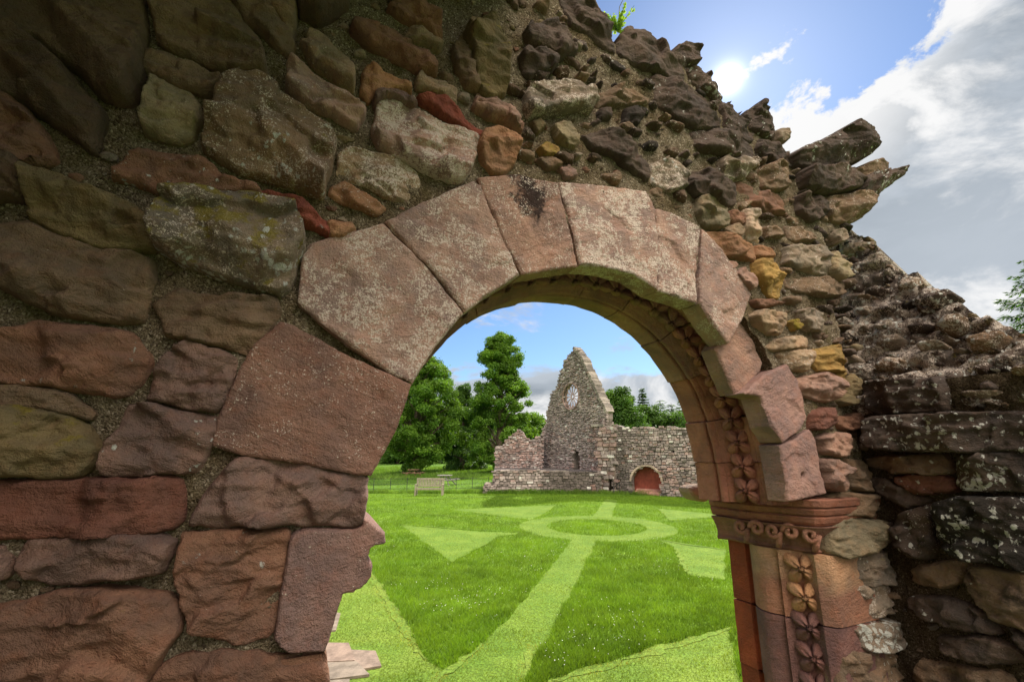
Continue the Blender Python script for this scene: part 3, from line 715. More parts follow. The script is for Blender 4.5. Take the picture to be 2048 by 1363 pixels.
for i, q in enumerate(np.arange(.06, ARC - .5, .112)):
    p, n_ = curve(q); er = WU * n_[0] + np.array([0, 0, n_[1]]); et = np.cross(er, WN)
    nz = (-er * .90 + WN * .43); nx = et * .75 + np.cross(nz, et) * .66; nx /= np.linalg.norm(nx); ny = np.cross(nz, nx); pp = p + n_ * .052
    flower(np.array(WALL.world(pp[0], pp[1], -.196)), nx, ny, nz, .080, (RED if q < .9 else WARM) * (.9 + .2 * ((i * 7) % 5) / 5), next(s_ for e_, s_ in STONES if q < e_))

# wall core of mortar and hearting
SIL = [(1158,-260),(1158,-30),(1164,8),(1198,34),(1214,72),(1234,86),(1256,62),(1300,88),(1343,120),(1380,140),(1408,162),(1432,188),(1452,212),(1485,246),(1520,262),(1550,285),(1575,318),(1640,310),(1690,300),(1700,345),(1730,352),(1735,372),(1715,400),(1710,436),(1690,462)]
sil = WALL.poly(SIL)
ur = 2.56
core_poly = np.array([(-2.6, 0.)] + [(-2.6, 5.2), (sil[0][0] - .0, 5.2)] + [tuple(q) for q in sil] + [(ur, sil[-1][1] - .06), (ur, 0.)])
th = np.linspace(0, math.pi, 25)
hole = np.concatenate([[(CX + 1.24, -1), (CX + 1.24, CZ - .1)], np.stack([CX + 1.0 * np.cos(th), CZ + 1.0 * np.sin(th)], 1), [WALL.ab(700, 930), WALL.ab(672, 1010)], WALL.poly([(660,1060),(640,1180),(600,1300)]), [(WALL.ab(590, 1340)[0], -1)]])
def hcore(P, s):
    return .006 * np.tanh(3 * fbm(P[:, 0] * 11, P[:, 1] * 11, 12, 4)) + .007 * fbm(P[:, 0] * 5, P[:, 1] * 5, 3, 3) + .006 * fbm(P[:, 0] * 26, P[:, 1] * 26, 4, 3)
vv, ff = slab(WALL, core_poly, lambda P, s: hcore(P, s) - .016 * (.5 + .5 * np.tanh(2.5 * fbm(P[:, 0] * 1.3 + 4, P[:, 1] * 1.3, 61, 3) - 2.2 * (P[:, 0] - .35))), .012, .47, -.004, (hole,), .010, 4, 9., True)
o = build('mortar_core', vv, [ff], M_MORTAR, arch_wall, True); o.color = (1, 1, 1, 1)

# small stones packed between the big ones
def auto_stones(pl, region, avoid, n, smin, smax, parent, name, cols, spacing, seed, H=(.02, .05), grain=.4, moss=.1, li=.1, al=.1, asp=(.45, .8), tries=6000, gapf=.9, over=0.):
    r = np.random.default_rng(seed); lo, hi = region.min(0), region.max(0); placed = []
    VV, FF, TT, nv = [], [], [], 0
    cand = lo + r.random((tries, 2)) * (hi - lo); cand = cand[inside(cand, region)]
    dmin = np.full(len(cand), 1e9); over_ = over
    for q in avoid: dmin = np.minimum(dmin, -sdf(cand, q))
    for hq in (hole,) if pl is WALL else (): dmin = np.minimum(dmin, -sdf(cand, hq))
    dmin = np.minimum(dmin + over_, sdf(cand, region) + smin)
    for i in np.argsort(-r.random(len(cand))):
        if len(placed) >= n: break
        c = cand[i]; room = dmin[i]
        for (q, a) in placed:
            room = min(room, np.hypot((q - c)[0] * .75, (q - c)[1]) - a)
            if room < smin: break
        if room < smin: continue
        a = min(room * gapf, r.uniform(smin, smax)); placed.append((c, a))
        k = int(r.integers(6, 9)); t = np.sort(r.uniform(0, 6.28, k) * .35 + np.arange(k) * 6.283 / k * .65 + .3 * r.random())
        rad = a * r.uniform(.8, 1.12, k); w = 1.32
        poly = c + np.stack([np.cos(t) * rad * w, np.sin(t) * rad * r.uniform(*asp)], 1)
        d = dict(H=r.uniform(*H) * min(1, a / .03) , ridge=None, e=.4 * a + .004, up=.2, dn=.5)
        out = slab(pl, chaikin(poly, 1), facets(poly, d, r, d['H']), spacing, .04, -.012, (), .004, int(r.integers(1e6)), 25.)
        if out is None: continue
        VV.append(out[0]); FF.append(out[1] + nv); nv += len(out[0])
        col = np.array(K[cols[int(r.integers(len(cols)))]]) * r.uniform(.75, 1.2); TT.append(np.tile(col, (len(out[0]), 1)))
    o = build(name, np.concatenate(VV), [np.concatenate(FF)], M_STONE, parent, True, np.concatenate(TT))
    o.color = (1, 1, 1, 1); o['grain'] = grain; o['moss'] = moss; o['lichen'] = li; o['algae'] = al; o['kind'] = 'stuff'
    return o
regT = WALL.poly([(1030,-20),(1100,-30),(1160,20),(1225,110),(1345,135),(1460,215),(1560,320),(1700,350),(1715,430),(1690,470),(1720,760),(1690,800),(1560,560),(1480,500),(1380,420),(1180,355),(1050,335),(1030,200)])
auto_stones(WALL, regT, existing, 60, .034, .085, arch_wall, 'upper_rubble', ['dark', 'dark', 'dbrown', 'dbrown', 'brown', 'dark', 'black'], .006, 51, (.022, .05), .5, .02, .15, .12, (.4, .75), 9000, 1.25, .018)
reg = WALL.poly([(1040,60),(1160,8),(1225,100),(1345,125),(1460,200),(1570,310),(1700,345),(1715,430),(1690,470),(1730,900),(1760,1340),(1690,1340),(1640,990),(1600,840),(1530,690),(1480,560),(1380,440),(1180,360),(1040,330)])
auto_stones(WALL, reg, existing, 170, .012, .055, arch_wall, 'small_rubble', ['brown', 'dark', 'redbrown', 'dbrown', 'brown', 'grey', 'dark', 'dbrown'], .006, 5, (.018, .05), .5, .05, .1, .05)
reg = WALL.poly([(-80,-60),(1150,-60),(1060,340),(940,360),(760,440),(600,500),(560,640),(430,880),(380,1050),(360,1200),(300,1340),(-80,1340)])
auto_stones(WALL, reg, existing, 70, .014, .035, arch_wall, 'pinning_stones', ['brown', 'dbrown', 'redbrown', 'olive', 'grey'], .006, 9, (.008, .022), .4, .1, 0, 0)

# left capital: a moulded block cut through, extruded through the thickness of the jamb
PL = [(578,1074),(588,1062),(612,1054),(705,1056),(721,1048),(723,1033),(737,1035),(766,1060),(772,1066),(773,1086),(766,1089),(749,1091),(741,1097),(741,1106),(736,1110),(737,1118),(745,1124),(747,1134),(744,1150),(737,1162),(722,1176),(712,1178),(708,1184),(688,1186),(674,1230),(660,1280),(652,1302),(575,1304),(556,1292),(546,1277),(560,1180),(572,1110)]
poly = WALL.poly(PL)
def hl(P, s):
    q = np.clip(s / .009, 0, 1)
    pits = np.minimum(0, .35 - np.abs(pnoise(P[:, 0] * 26, P[:, 1] * 26, 41) + .75)) * 0
    return .040 * np.sqrt(1 - (1 - q)**2) + .005 * fbm(P[:, 0] * 9, P[:, 1] * 9, 77, 4) - .010 * np.maximum(0, pnoise(P[:, 0] * 24, P[:, 1] * 24, 15) - .42)
vv, ff = slab(WALL, poly, hl, .0045, .42, -.02, (), .0018, 3, 30., True)
o = build('broken_capital', vv, [ff], M_STONE, arch_wall, True); o.color = (*np.array(K['lav']) * .82, 1); o['grain'] = .4; o['moss'] = .0; o['lichen'] = 0.; o['algae'] = 0.; o['label'] = 'broken moulded capital on the left jamb'
# left jamb behind the front stones
bx = MB(); uL = WALL.ab(690, 1185)[0]
bx.hexa(np.concatenate([WALL.world(np.array([uL - .9, uL - .05, uL - .05, uL - .9]), np.full(4, z), np.array([-.03, -.03, -.44, -.44])) for z in (0., CAMZ - .1)]))
o = bx.build('jamb_core', M_STONE, arch_wall); o.color = (*K['redbrown'], 1); o['grain'] = .1; o['moss'] = 0.; o['lichen'] = 0.; o['algae'] = 0.
bx = MB(); u0 = WALL.ab(648, 1302)[0]
bx.hexa(np.concatenate([WALL.world(np.array([u0 - .35, u0 - .004, u0 - .004, u0 - .35]), np.full(4, z), np.array([-.01, -.01, -.40, -.40])) for z in (0., WALL.ab(650, 1308)[1])]))
o = bx.build('jamb_stone', M_STONE, arch_wall); o.color = (*K['redbrown'], 1); o['grain'] = .1; o['moss'] = 0.; o['lichen'] = 0.; o['algae'] = 0.

# right jamb, below the springing: plan outline (along, depth)
JP = [(2.47, .02), (2.46, -.016), (2.195, -.016), (2.178, -.006), (2.150, .028)]
JP += [(2.148 - .046 * a + .034 * math.sin(a * math.pi), .032 + .148 * a) for a in np.linspace(0, 1, 11)]        # splayed hollow
JP += [(2.118 - .036 * math.sin(a * math.pi), .186 + .165 * a) for a in np.linspace(0, 1, 11)]       # roll shaft
JP += [(2.140, .358), (2.134, .372), (2.118, .38), (2.112, .48), (2.47, .48)]
JP = np.array(JP)
zcap = WALL.ab(1640, 1112)[1]
def jamb_piece(z0, z1, col, col2=None, zsplit=None, name='jamb_stone', dx=0.):
    n = max(3, int((z1 - z0) / .03)); zs = np.linspace(z0, z1, n); m = len(JP); VV = []; TT = []
    for z in zs:
        a = JP[:, 0] + dx + .0022 * fbm(JP[:, 1] * 25, np.full(m, z * 12), 21, 3); b = -JP[:, 1]
        VV.append(WALL.world(a, np.full(m, z), b))
        strip_ = (JP[:, 1] > .356)[:, None]
        w = zsplit + .02 * np.sin(JP[:, 0] * 21 + 1) + .02 * pnoise(JP[:, 0] * 9, JP[:, 1] * 9, 5) if zsplit else None
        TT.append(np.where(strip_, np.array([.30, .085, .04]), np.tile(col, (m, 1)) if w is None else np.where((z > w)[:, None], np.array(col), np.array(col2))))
    VV = np.concatenate(VV); Q = [[i * m + j, (i + 1) * m + j, (i + 1) * m + j + 1, i * m + j + 1] for i in range(n - 1) for j in range(m - 1)]
    T = []
    for i, fl in ((0, 1), (n - 1, -1)):
        b = len(VV); VV = np.concatenate([VV, [VV[i * m:(i + 1) * m].mean(0)]]); TT.append(np.tile(col, (1, 1)))
        for j in range(m - 1): T.append([b, i * m + j, i * m + j + 1][::fl])
    o = build(name, VV, [np.array(Q)[:, ::-1], np.array(T)], M_STONE, arch_wall, False, np.concatenate(TT)); o.color = (1, 1, 1, 1)
    o['grain'] = .1; o['moss'] = 0.; o['lichen'] = 0.; o['algae'] = 0.; return o
zb1 = WALL.ab(1640, 1262)[1]
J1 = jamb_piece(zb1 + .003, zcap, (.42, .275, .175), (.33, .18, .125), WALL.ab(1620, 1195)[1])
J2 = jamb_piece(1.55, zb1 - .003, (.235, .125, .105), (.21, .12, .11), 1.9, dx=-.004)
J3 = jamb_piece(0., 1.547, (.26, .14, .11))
for i, z in enumerate(np.arange(zcap - .07, 1.2, -.122)):
    nz = -WU * .82 + WN * .57; up = np.array([0, 0, 1.]); sx_ = np.cross(up, nz)
    nx = (up * .8 + sx_ * .6); ny = np.cross(nz, nx)
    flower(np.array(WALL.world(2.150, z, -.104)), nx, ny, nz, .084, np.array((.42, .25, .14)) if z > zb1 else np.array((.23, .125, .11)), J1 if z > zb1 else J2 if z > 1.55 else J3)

# right capital: abacus and bell swept round the plan, with scrolls
zab0, zab1 = WALL.ab(1640, 1052)[1], WALL.ab(1640, 996)[1]
CPL = np.array([(2.60, -.005), (2.20, -.005), (2.150, .01), (2.115, .09), (2.085, .20), (2.055, .33), (2.04, .50), (2.60, .50)])
def capital():
    prof = []
    zz = [(0, .0), (.12, .012), (.3, .020), (.36, .010), (.42, .024), (.60, .034), (.68, .026), (.72, .04), (.95, .046), (1., .036)]
    for q, off in zz: prof.append((zab0 + (zab1 - zab0) * q, off))
    hb = zab0 - zcap
    bell = [(zcap, -.040), (zcap + .010, -.028), (zcap + .022, -.040), (zcap + .35 * hb, -.038), (zcap + .6 * hb, -.022), (zcap + .85 * hb, .006), (zab0 - .004, .022)]
    m = len(CPL); nrm = []
    dense = []
    for i in range(m - 1):
        for q in np.linspace(0, 1, 9)[:-1]: dense.append(CPL[i] * (1 - q) + CPL[i + 1] * q)
    dense = np.array(dense + [CPL[-1]]); c = np.array([2.6, .25])
    t = np.gradient(dense, axis=0); nn = np.stack([-np.abs(t[:, 1]), -np.abs(t[:, 0]) * np.where(dense[:, 1] < .3, 1, 0)], 1); nn = nn / (np.linalg.norm(nn, axis=1)[:, None] + 1e-9)
    k = np.ones(5) / 5; nn = np.stack([np.convolve(np.pad(nn[:, i], 2, 'edge'), k, 'valid') for i in (0, 1)], 1)
    global CAP
    for name, pr, col in (('capital', bell, (.30, .17, .125)), ('abacus', prof, (.30, .145, .10))):
        VV = []; M = len(dense)
        for i, (z, off) in enumerate(pr):
            p = dense + nn * (off + .0025 * fbm(dense[:, 0] * 20 + dense[:, 1] * 25, np.full(M, z * 15), 13, 3)[:, None])
            VV.append(WALL.world(p[:, 0], z + .003 * pnoise(dense[:, 0] * 9, dense[:, 1] * 9, 3), -p[:, 1]))
        L = len(pr); VV = np.concatenate(VV)
        Q = [[i * M + j, (i + 1) * M + j, (i + 1) * M + j + 1, i * M + j + 1] for i in range(L - 1) for j in range(M - 1)]; T = []
        for i, fl in ((0, 1), (L - 1, -1)):
            b = len(VV); VV = np.concatenate([VV, [VV[i * M:(i + 1) * M].mean(0)]])
            for j in range(M - 1): T.append([b, i * M + j, i * M + j + 1][::fl])
        o = build(name, VV, [np.array(Q)[:, ::-1], np.array(T)], M_STONE, arch_wall if name == 'capital' else CAP, False); o.color = (*col, 1)
        if name == 'capital': CAP = o
        o['grain'] = .4 if name == 'capital' else .15; o['moss'] = 0.; o['lichen'] = 0.; o['algae'] = 0.
CAP = None
capital()
for i, (a, dpt) in enumerate([(2.155, .035), (2.122, .105), (2.095, .175), (2.072, .245), (2.05, .32)]):
    n = -WU * (.94 if i else .7) + WN * (.35 if i else .7); n /= np.linalg.norm(n); side = np.cross([0, 0, 1.], n)
    c = np.array(WALL.world(a - .008, zab0 - .036, -dpt)) + n * .004
    pts = []
    for q in np.linspace(0, 1, 26):
        t = -q * 2.5 * math.pi + (math.pi if i % 2 else 0); rad = .034 * (1 - .80 * q)
        pts.append(c + side * rad * math.cos(t) + np.array([0, 0, 1.]) * rad * math.sin(t) + n * .012 * q)
    pts = [c + np.array([0, 0, -.075]) + side * .012 - n * .012, c + np.array([0, 0, -.045]) + side * .02 - n * .004] + pts if i % 2 == 0 else pts
    mb = MB(); mb.tube(pts, np.linspace(.0135, .010, len(pts)), 9)
    o = mb.build('carved_scroll', M_STONE, CAP, True); o.color = (.33, .18, .13, 1); o['grain'] = .12; o['moss'] = 0.; o['lichen'] = 0.; o['algae'] = 0.
# the outer moulding stop seen past the arch
mb = MB(); pz = WALL.ab(1388, 985, -.62)
P = WALL.poly([(1378,972),(1402,968),(1404,985),(1392,1002),(1380,985)], -.60)
vv, ff = slab(Plane(WALL.O - WN * .60, WU, (0, 0, 1)), chaikin(WALL.poly([(1376,972),(1420,966),(1420,1000),(1398,1004),(1380,988)], -.60), 1), lambda P, s: .02 * np.clip(s / .02, 0, 1)**.5, .006, .08, 0, (), .003, 5, 20., True)
o = build('outer_capital_stub', vv, [ff], M_STONE, arch_wall, True); o.color = (.48, .36, .26, 1); o['grain'] = .3; o['moss'] = 0.; o['lichen'] = 0.; o['algae'] = 0.
# ------------------------------------------------------------------ the wall returning on the right
RET = Plane(-WN * WD + WU * 2.56, WN, (0, 0, 1))       # along = towards the nave, outward normal = away from +WU
assert RET.C @ WU < 0 or True
if RET.C @ WU > 0: RET = Plane(-WN * WD + WU * 2.56, -WN, (0, 0, 1))
sgn = 1 if RET.A @ WN > 0 else -1
zl = RET.ab(1800, 775)[1]
ret_wall = empty('return_wall', tuple(-WN * WD + WU * 2.75 + WN * .6), 'dark lichen spotted rubble wall sloping down beside the archway', 'wall')
UPP = Plane(RET.O + np.array([0, 0, zl]) + WU * .05, RET.A, (WU * .55 + np.array([0, 0, 1.])))
Q = []
def qt(pts, col, H=.05, ridge=None, g=.3, moss=0., li=.3, al=.3, e=.018, up=.15, dn=.4): Q.append(dict(p=pts, col=col, H=H, ridge=None, g=g, moss=moss, li=li, al=al, e=e, kind='rubble_stone', up=up, dn=dn, lab=None))
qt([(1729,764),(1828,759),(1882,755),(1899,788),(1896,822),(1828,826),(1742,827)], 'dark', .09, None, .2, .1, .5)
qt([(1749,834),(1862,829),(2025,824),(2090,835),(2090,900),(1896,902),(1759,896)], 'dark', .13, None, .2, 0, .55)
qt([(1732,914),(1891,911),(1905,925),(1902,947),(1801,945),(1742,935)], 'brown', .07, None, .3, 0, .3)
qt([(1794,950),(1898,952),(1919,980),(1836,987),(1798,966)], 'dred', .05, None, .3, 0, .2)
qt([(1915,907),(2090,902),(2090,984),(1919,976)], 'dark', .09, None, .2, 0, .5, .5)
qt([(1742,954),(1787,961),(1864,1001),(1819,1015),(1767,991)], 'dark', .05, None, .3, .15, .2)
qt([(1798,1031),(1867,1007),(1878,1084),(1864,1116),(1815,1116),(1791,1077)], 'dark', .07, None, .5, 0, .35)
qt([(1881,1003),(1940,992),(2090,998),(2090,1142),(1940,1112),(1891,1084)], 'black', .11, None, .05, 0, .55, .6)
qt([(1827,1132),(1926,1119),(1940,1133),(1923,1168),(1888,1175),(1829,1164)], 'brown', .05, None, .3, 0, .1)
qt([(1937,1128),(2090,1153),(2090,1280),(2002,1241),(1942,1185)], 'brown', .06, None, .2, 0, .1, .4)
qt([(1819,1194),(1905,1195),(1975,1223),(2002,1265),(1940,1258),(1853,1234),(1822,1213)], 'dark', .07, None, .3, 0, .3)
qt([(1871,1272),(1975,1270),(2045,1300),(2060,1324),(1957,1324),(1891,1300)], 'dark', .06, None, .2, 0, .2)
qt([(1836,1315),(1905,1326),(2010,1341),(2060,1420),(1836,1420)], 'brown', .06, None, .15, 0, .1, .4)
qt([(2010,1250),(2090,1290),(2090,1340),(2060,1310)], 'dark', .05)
exQ = []
for d in Q:
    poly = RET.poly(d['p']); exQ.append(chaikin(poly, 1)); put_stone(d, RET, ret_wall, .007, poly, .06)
a_lo = RET.ab(1690, 1000)[0]; a_hi = RET.ab(2075, 1000)[0]
reg = np.array([(min(a_lo, a_hi) - .05, RET.ab(1800, 1370)[1]), (max(a_lo, a_hi) + .1, RET.ab(1800, 1370)[1]), (max(a_lo, a_hi) + .1, zl), (min(a_lo, a_hi) - .05, zl)])
auto_stones(RET, reg, exQ, 90, .014, .055, ret_wall, 'small_rubble', ['dark', 'brown', 'dark', 'black', 'grey'], .007, 15, (.02, .05), .4, .1, .35, .3)
s0, s1 = sorted([RET.ab(1690, 1000)[0] - .3 * sgn, 1.35 * sgn])
vv, ff = slab(RET, np.array([(s0, 0), (s1, 0), (s1, zl + .02), (s0, zl + .02)]), hcore, .018, .55, -.006, (), .008, 12, 9., True)
o = build('mortar_core', vv, [ff], M_MORTAR, ret_wall, True); o.color = (.45, .42, .40, 1)
# ruined sloping head, leaning back
TOP = [(1640,440),(1690,452),(1712,470),(1740,478),(1760,505),(1785,530),(1812,548),(1838,548),(1862,572),(1890,578),(1915,596),(1938,622),(1962,628),(1990,640),(2015,655),(2060,672),(2160,720)]
tp = UPP.poly(TOP); tp = tp[np.argsort(tp[:, 0])]
up_poly = np.concatenate([tp, [(tp[-1, 0], -.12), (tp[0, 0], -.12)]])
def htop(P, s): return .02 * np.tanh(3 * fbm(P[:, 0] * 8, P[:, 1] * 14, 35, 4)) + .03 * fbm(P[:, 0] * 6, P[:, 1] * 6, 31, 4) + .012 * fbm(P[:, 0] * 30, P[:, 1] * 30, 32, 3)
vv, ff = slab(UPP, up_poly, htop, .012, .60, -.01, (), .014, 33, 14., True)
o = build('wall_head', vv, [ff], M_STONE, ret_wall, True); o.color = (.16, .135, .115, 1); o['grain'] = .8; o['moss'] = .15; o['lichen'] = .5; o['algae'] = .3
auto_stones(UPP, up_poly, [], 45, .05, .12, ret_wall, 'head_rubble', ['dark', 'grey', 'brown', 'dark'], .007, 29, (.05, .10), .7, .15, .5, .25, (.4, .65), 5000, 1.25)
auto_stones(UPP, up_poly, [], 190, .016, .07, ret_wall, 'head_rubble', ['dark', 'grey', 'brown', 'greenish', 'dark', 'black'], .007, 23, (.02, .06), .5, .2, .5, .1, (.35, .6), 5000, 1.05)

# unseen wall added left of the camera to shade the arched wall
TR = Plane(-WN * WD - WU * 1.08, WN, (0, 0, 1))
if TR.C @ WU < 0: TR = Plane(-WN * WD - WU * 1.08, -WN, (0, 0, 1))
b0, b1 = sorted([0.0 * (1 if TR.A @ WN > 0 else -1), 4.2 * (1 if TR.A @ WN > 0 else -1)])
vv, ff = slab(TR, np.array([(b0, 0), (b1, 0), (b1, 6.4), (b0, 6.4)]), lambda P, s: .03 * fbm(P[:, 0] * 3, P[:, 1] * 5, 5, 4), .04, .5, 0, (), .01, 3, 5., True)
tr_root = empty('added_shade_wall', tuple(-WN * WD - WU * 1.5 + WN))
SPR = Plane(-WN * WD - WU * 1.2 + np.array([0, 0, 4.62]), WU, WN)  # overhang added above the view to keep light off the wall's left part
v2, f2 = slab(SPR, np.array([(.0, .0), (1.85, .0), (1.75, 1.0), (1.3, 2.2), (.0, 3.2)]), lambda P, s: .05 * fbm(P[:, 0] * 4, P[:, 1] * 4, 5, 4), .05, .45, 0, (), .05, 3, 4., True)
o = build('shade_overhang', v2, [f2], M_STONE, tr_root, True); o.color = (*K['brown'], 1); o['grain'] = .3; o['moss'] = .1; o['lichen'] = 0.; o['algae'] = .1
o = build('shade_wall_face', vv, [ff], M_STONE, tr_root, True); o.color = (*K['brown'], 1)
o['grain'] = .3; o['moss'] = .1; o['lichen'] = 0.; o['algae'] = .1
tag(tr_root, 'unseen rubble wall added to shade the left end of the arched wall', 'wall')

# little plant on the wall top
def leaf_card(mb, c, d, L, w, col, up=None):
    d = d / (np.linalg.norm(d) + 1e-9); ref = np.array([.31, .52, .79]) if up is None else up
    s_ = np.cross(d, ref); s_ /= np.linalg.norm(s_) + 1e-9
    n_ = np.cross(d, s_)
    P = [c, c + d * L * .5 + s_ * w * .5 + n_ * w * .1, c + d * L, c + d * L * .5 - s_ * w * .5 + n_ * w * .1]
    mb.add(P, [[0, 1, 2, 3]], col=col)
M_LEAF1 = foliage('herb_leaf', (.2, .36, .05), (.36, .5, .09), (1.3, 1.3, .5), 30, .5)
base = np.array(WALL.world(*WALL.ab(1230, 66), .02))
r = np.random.default_rng(3); plant = empty('wall_plant', tuple(base), 'small bright green plant growing on the wall top against the sky', 'plant')
lf, stm = MB(), MB()
for i in range(26):
    d = np.array([r.normal(0, .62), r.normal(0, .5), 1.]); d /= np.linalg.norm(d); L = r.uniform(.06, .125)
    pts = [base + d * L * q + np.array([0, 0, .012 * q * q]) for q in np.linspace(0, 1, 5)]
    stm.tube(pts, np.linspace(.0022, .001, 5), 5, (.5, .7, .4))
    for j in range(16):
        q = r.uniform(.3, 1.05); c = base + d * L * q
        leaf_card(lf, c, r.normal(0, 1, 3) + d * .8, r.uniform(.010, .018), r.uniform(.007, .012), np.ones(3) * r.uniform(.8, 1.3))
pts = [base + np.array(v) for v in ((0, 0, 0), (.012, 0, .08), (.018, 0, .14), (.045, 0, .20))]
stm.tube(pts, .0018, 5, (.6, .35, .3))
lf.build('leaves', M_LEAF1, plant); stm.build('stems', M_LEAF1, plant)

# ------------------------------------------------------------------ ground
def ground_mat(name, c1, c2, s1, s2, amp=.5, spot=None):
    k = NT(name); co = k.coord(); n = k.noise(co, s1, 5, .65); f = k.noise(co, s2, 3, .7)
    c = k.mix(k.step(n, .35, .65), c1, c2); c = k.mix(k.step(f, .3, .7), k.mix(1., c, (1 - amp,) * 3, 'MULTIPLY'), k.mix(1., c, (1 + amp,) * 3, 'MULTIPLY'))
    k.principled(c, .95, k.bump(f, .6, .02), .1); return k.m
M_LAWN = ground_mat('lawn_turf', (.095, .18, .014), (.14, .24, .02), .7, 26)
M_MOWN = ground_mat('mown_turf', (.105, .185, .022), (.145, .225, .030), 1.2, 30, .4)
M_DRY = ground_mat('dry_turf', (.135, .195, .03), (.20, .225, .042), 3.5, 34, .35)
M_SHORT = ground_mat('short_turf', (.12, .20, .026), (.165, .235, .035), 1.2, 30, .4)
M_MEADOW = ground_mat('meadow_turf', (.07, .15, .018), (.11, .20, .03), .25, 9)
M_NAVE = ground_mat('gravel', (.10, .09, .065), (.15, .13, .10), 2, 90, .4)
def flat(name, polyxy, z, mat, kind='structure', label=None, cat=None, step=None):
    mb = MB(); p = np.asarray(polyxy, float)
    import mathutils
    tess = mathutils.geometry.tessellate_polygon([[Vector((x, y, 0)) for x, y in p]])
    T = [list(t) for t in tess]
    V3 = np.concatenate([p, np.full((len(p), 1), z)], 1)
    a = V3[T[0]]; 
    for t in T:
        q = V3[t]; 
        if np.cross(q[1] - q[0], q[2] - q[0])[2] < 0: t.reverse()
    mb.add(V3, None, T); o = mb.build(name, mat); o['kind'] = kind; return o
flat('ground', [(-900, -900), (900, -900), (900, 1500), (-900, 1500)], 0., M_MEADOW)
flat('lawn', [(-26, 1.9 - 10), (12.5, 3.0), (12.5, 26.2), (9.5, 27.6), (-2, 29.9), (-26, 30.2)], .004, M_LAWN)
nv = np.array([WALL.world(np.array([a]), np.array([0.]), np.array([b]))[0][:2] for a, b in ((-1.25, .02), (2.52, .02), (2.52, 5), (-1.25, 5))])
nf = MB(); nf.hexa(np.concatenate([np.c_[nv, np.full(4, z)] for z in (.05, JB)])); o = nf.build('nave_floor', M_NAVE); o['kind'] = 'structure'

def gp(pts, z=.0): return np.array([ground(x, y, z)[:2] for x, y in pts])
C0 = gp([(1192, 1053)])[0]; ri = np.linalg.norm(gp([(1290, 1053)])[0] - C0); ro = np.linalg.norm(gp([(1346, 1053)])[0] - C0)
def wob(p, amp=.05, n=10, seed=0, fr=1.7):
    out = []
    for i in range(len(p)):
        a, b = p[i], p[(i + 1) % len(p)]; L = np.linalg.norm(b - a); k = max(2, min(120, int(L / .12)))
        for q in np.arange(k) / k: out.append(a + (b - a) * q)
    out = np.array(out); return out + amp * np.stack([fbm(out[:, 0] * fr, out[:, 1] * fr, seed, 3), fbm(out[:, 0] * fr, out[:, 1] * fr, seed + 7, 3)], 1)
mown = []
_zc = [0]; dry = []
def mow(pts, mat=M_MOWN, z=.008, raw=False, seed=1, name='mown_path'):
    if mat is M_DRY: dry.append(np.asarray(pts) if raw else gp(pts))
    _zc[0] += 1; z = z + .00035 * _zc[0]
    p = np.asarray(pts) if raw else gp(pts); p = wob(p, .085 if mat is M_DRY else .05, seed=seed, fr=4.5 if mat is M_DRY else 1.7); mown.append((p, mat)); return flat(name, p, z, M_SHORT if mat is M_DRY else mat)
th = np.linspace(0, 2 * math.pi, 61)
ring = np.concatenate([C0 + ro * np.stack([np.cos(th), np.sin(th)], 1), C0 + ri * np.stack([np.cos(th[::-1]), np.sin(th[::-1])], 1)])
o = flat('mown_path', ring, .0062, M_MOWN); ringp = (C0, ri, ro)
mow([(1145, 1079), (1039, 1213), (962, 1295), (890, 1349), (780, 1440), (960, 1500), (1040, 1372), (1062, 1330), (1127, 1217), (1193, 1081)], seed=3)
mow([(1211, 998), (1235, 1000), (1222, 1036), (1184, 1036)], seed=4)
mow([(802, 1050), (903, 1125), (995, 1074), (1045, 1066), (960, 1063)], z=.0085, seed=5)
mow([(900, 1019), (1114, 1010), (1088, 1028), (1060, 1040)], z=.0085, seed=6)
mow([(1316, 1017), (1430, 1028), (1430, 1034), (1340, 1041)], z=.0085, seed=7)
mow([(1316, 1079), (1450, 1099), (1450, 1160), (1378, 1151), (1347, 1094)], z=.0085, seed=8)
mow([(560, 1170), (737, 1140), (790, 1226), (846, 1314), (890, 1352), (740, 1460), (500, 1460)], M_SHORT, .006, seed=9)
mow([(1460, 1256), (1303, 1302), (1097, 1360), (960, 1500), (1500, 1500)], M_SHORT, .006, seed=10)
def strip(px, w, z, seed, mat=None):
    p = gp(px); L = []; Rr = []
    for i in range(len(p)):
        t = p[min(i + 1, len(p) - 1)] - p[max(i - 1, 0)]; t /= np.linalg.norm(t); n = np.array([-t[1], t[0]]); ww = w * (.35 if i in (0, len(p) - 1) else 1.); L.append(p[i] + n * ww / 2); Rr.append(p[i] - n * ww / 2)
    mow(np.array(L + Rr[::-1]), mat or M_DRY, z, True, seed)
strip([(738, 1140), (762, 1182), (789, 1226), (822, 1280), (850, 1318)], .14, .012, 11)
strip([(1465, 1255), (1380, 1282), (1303, 1304), (1200, 1336), (1085, 1368)], .13, .012, 12)
strip([(1065, 1290), (1058, 1320), (1042, 1368)], .14, .013, 13)
strip([(965, 1290), (930, 1318), (885, 1352), (850, 1385)], .11, .013, 14)
for i, l in enumerate([[(732, 1019), (880, 1030), (1040, 1043)], [(802, 1049), (900, 1056), (1040, 1064)], [(903, 1125), (950, 1099), (995, 1075)], [(1310, 1042), (1380, 1042), (1450, 1046)], [(1345, 1056), (1400, 1062), (1450, 1064)],
                       [(1320, 1020), (1333, 1034)], [(1347, 1094), (1366, 1130), (1380, 1152)], [(1316, 1080), (1380, 1090), (1450, 1099)], [(732, 1000), (900, 996), (1060, 990)]]):
    strip(l, .10 if l[0][1] > 1015 else .2, .0145 + .0004 * i, 20 + i, M_MOWN if i not in (5, 6) else M_DRY)

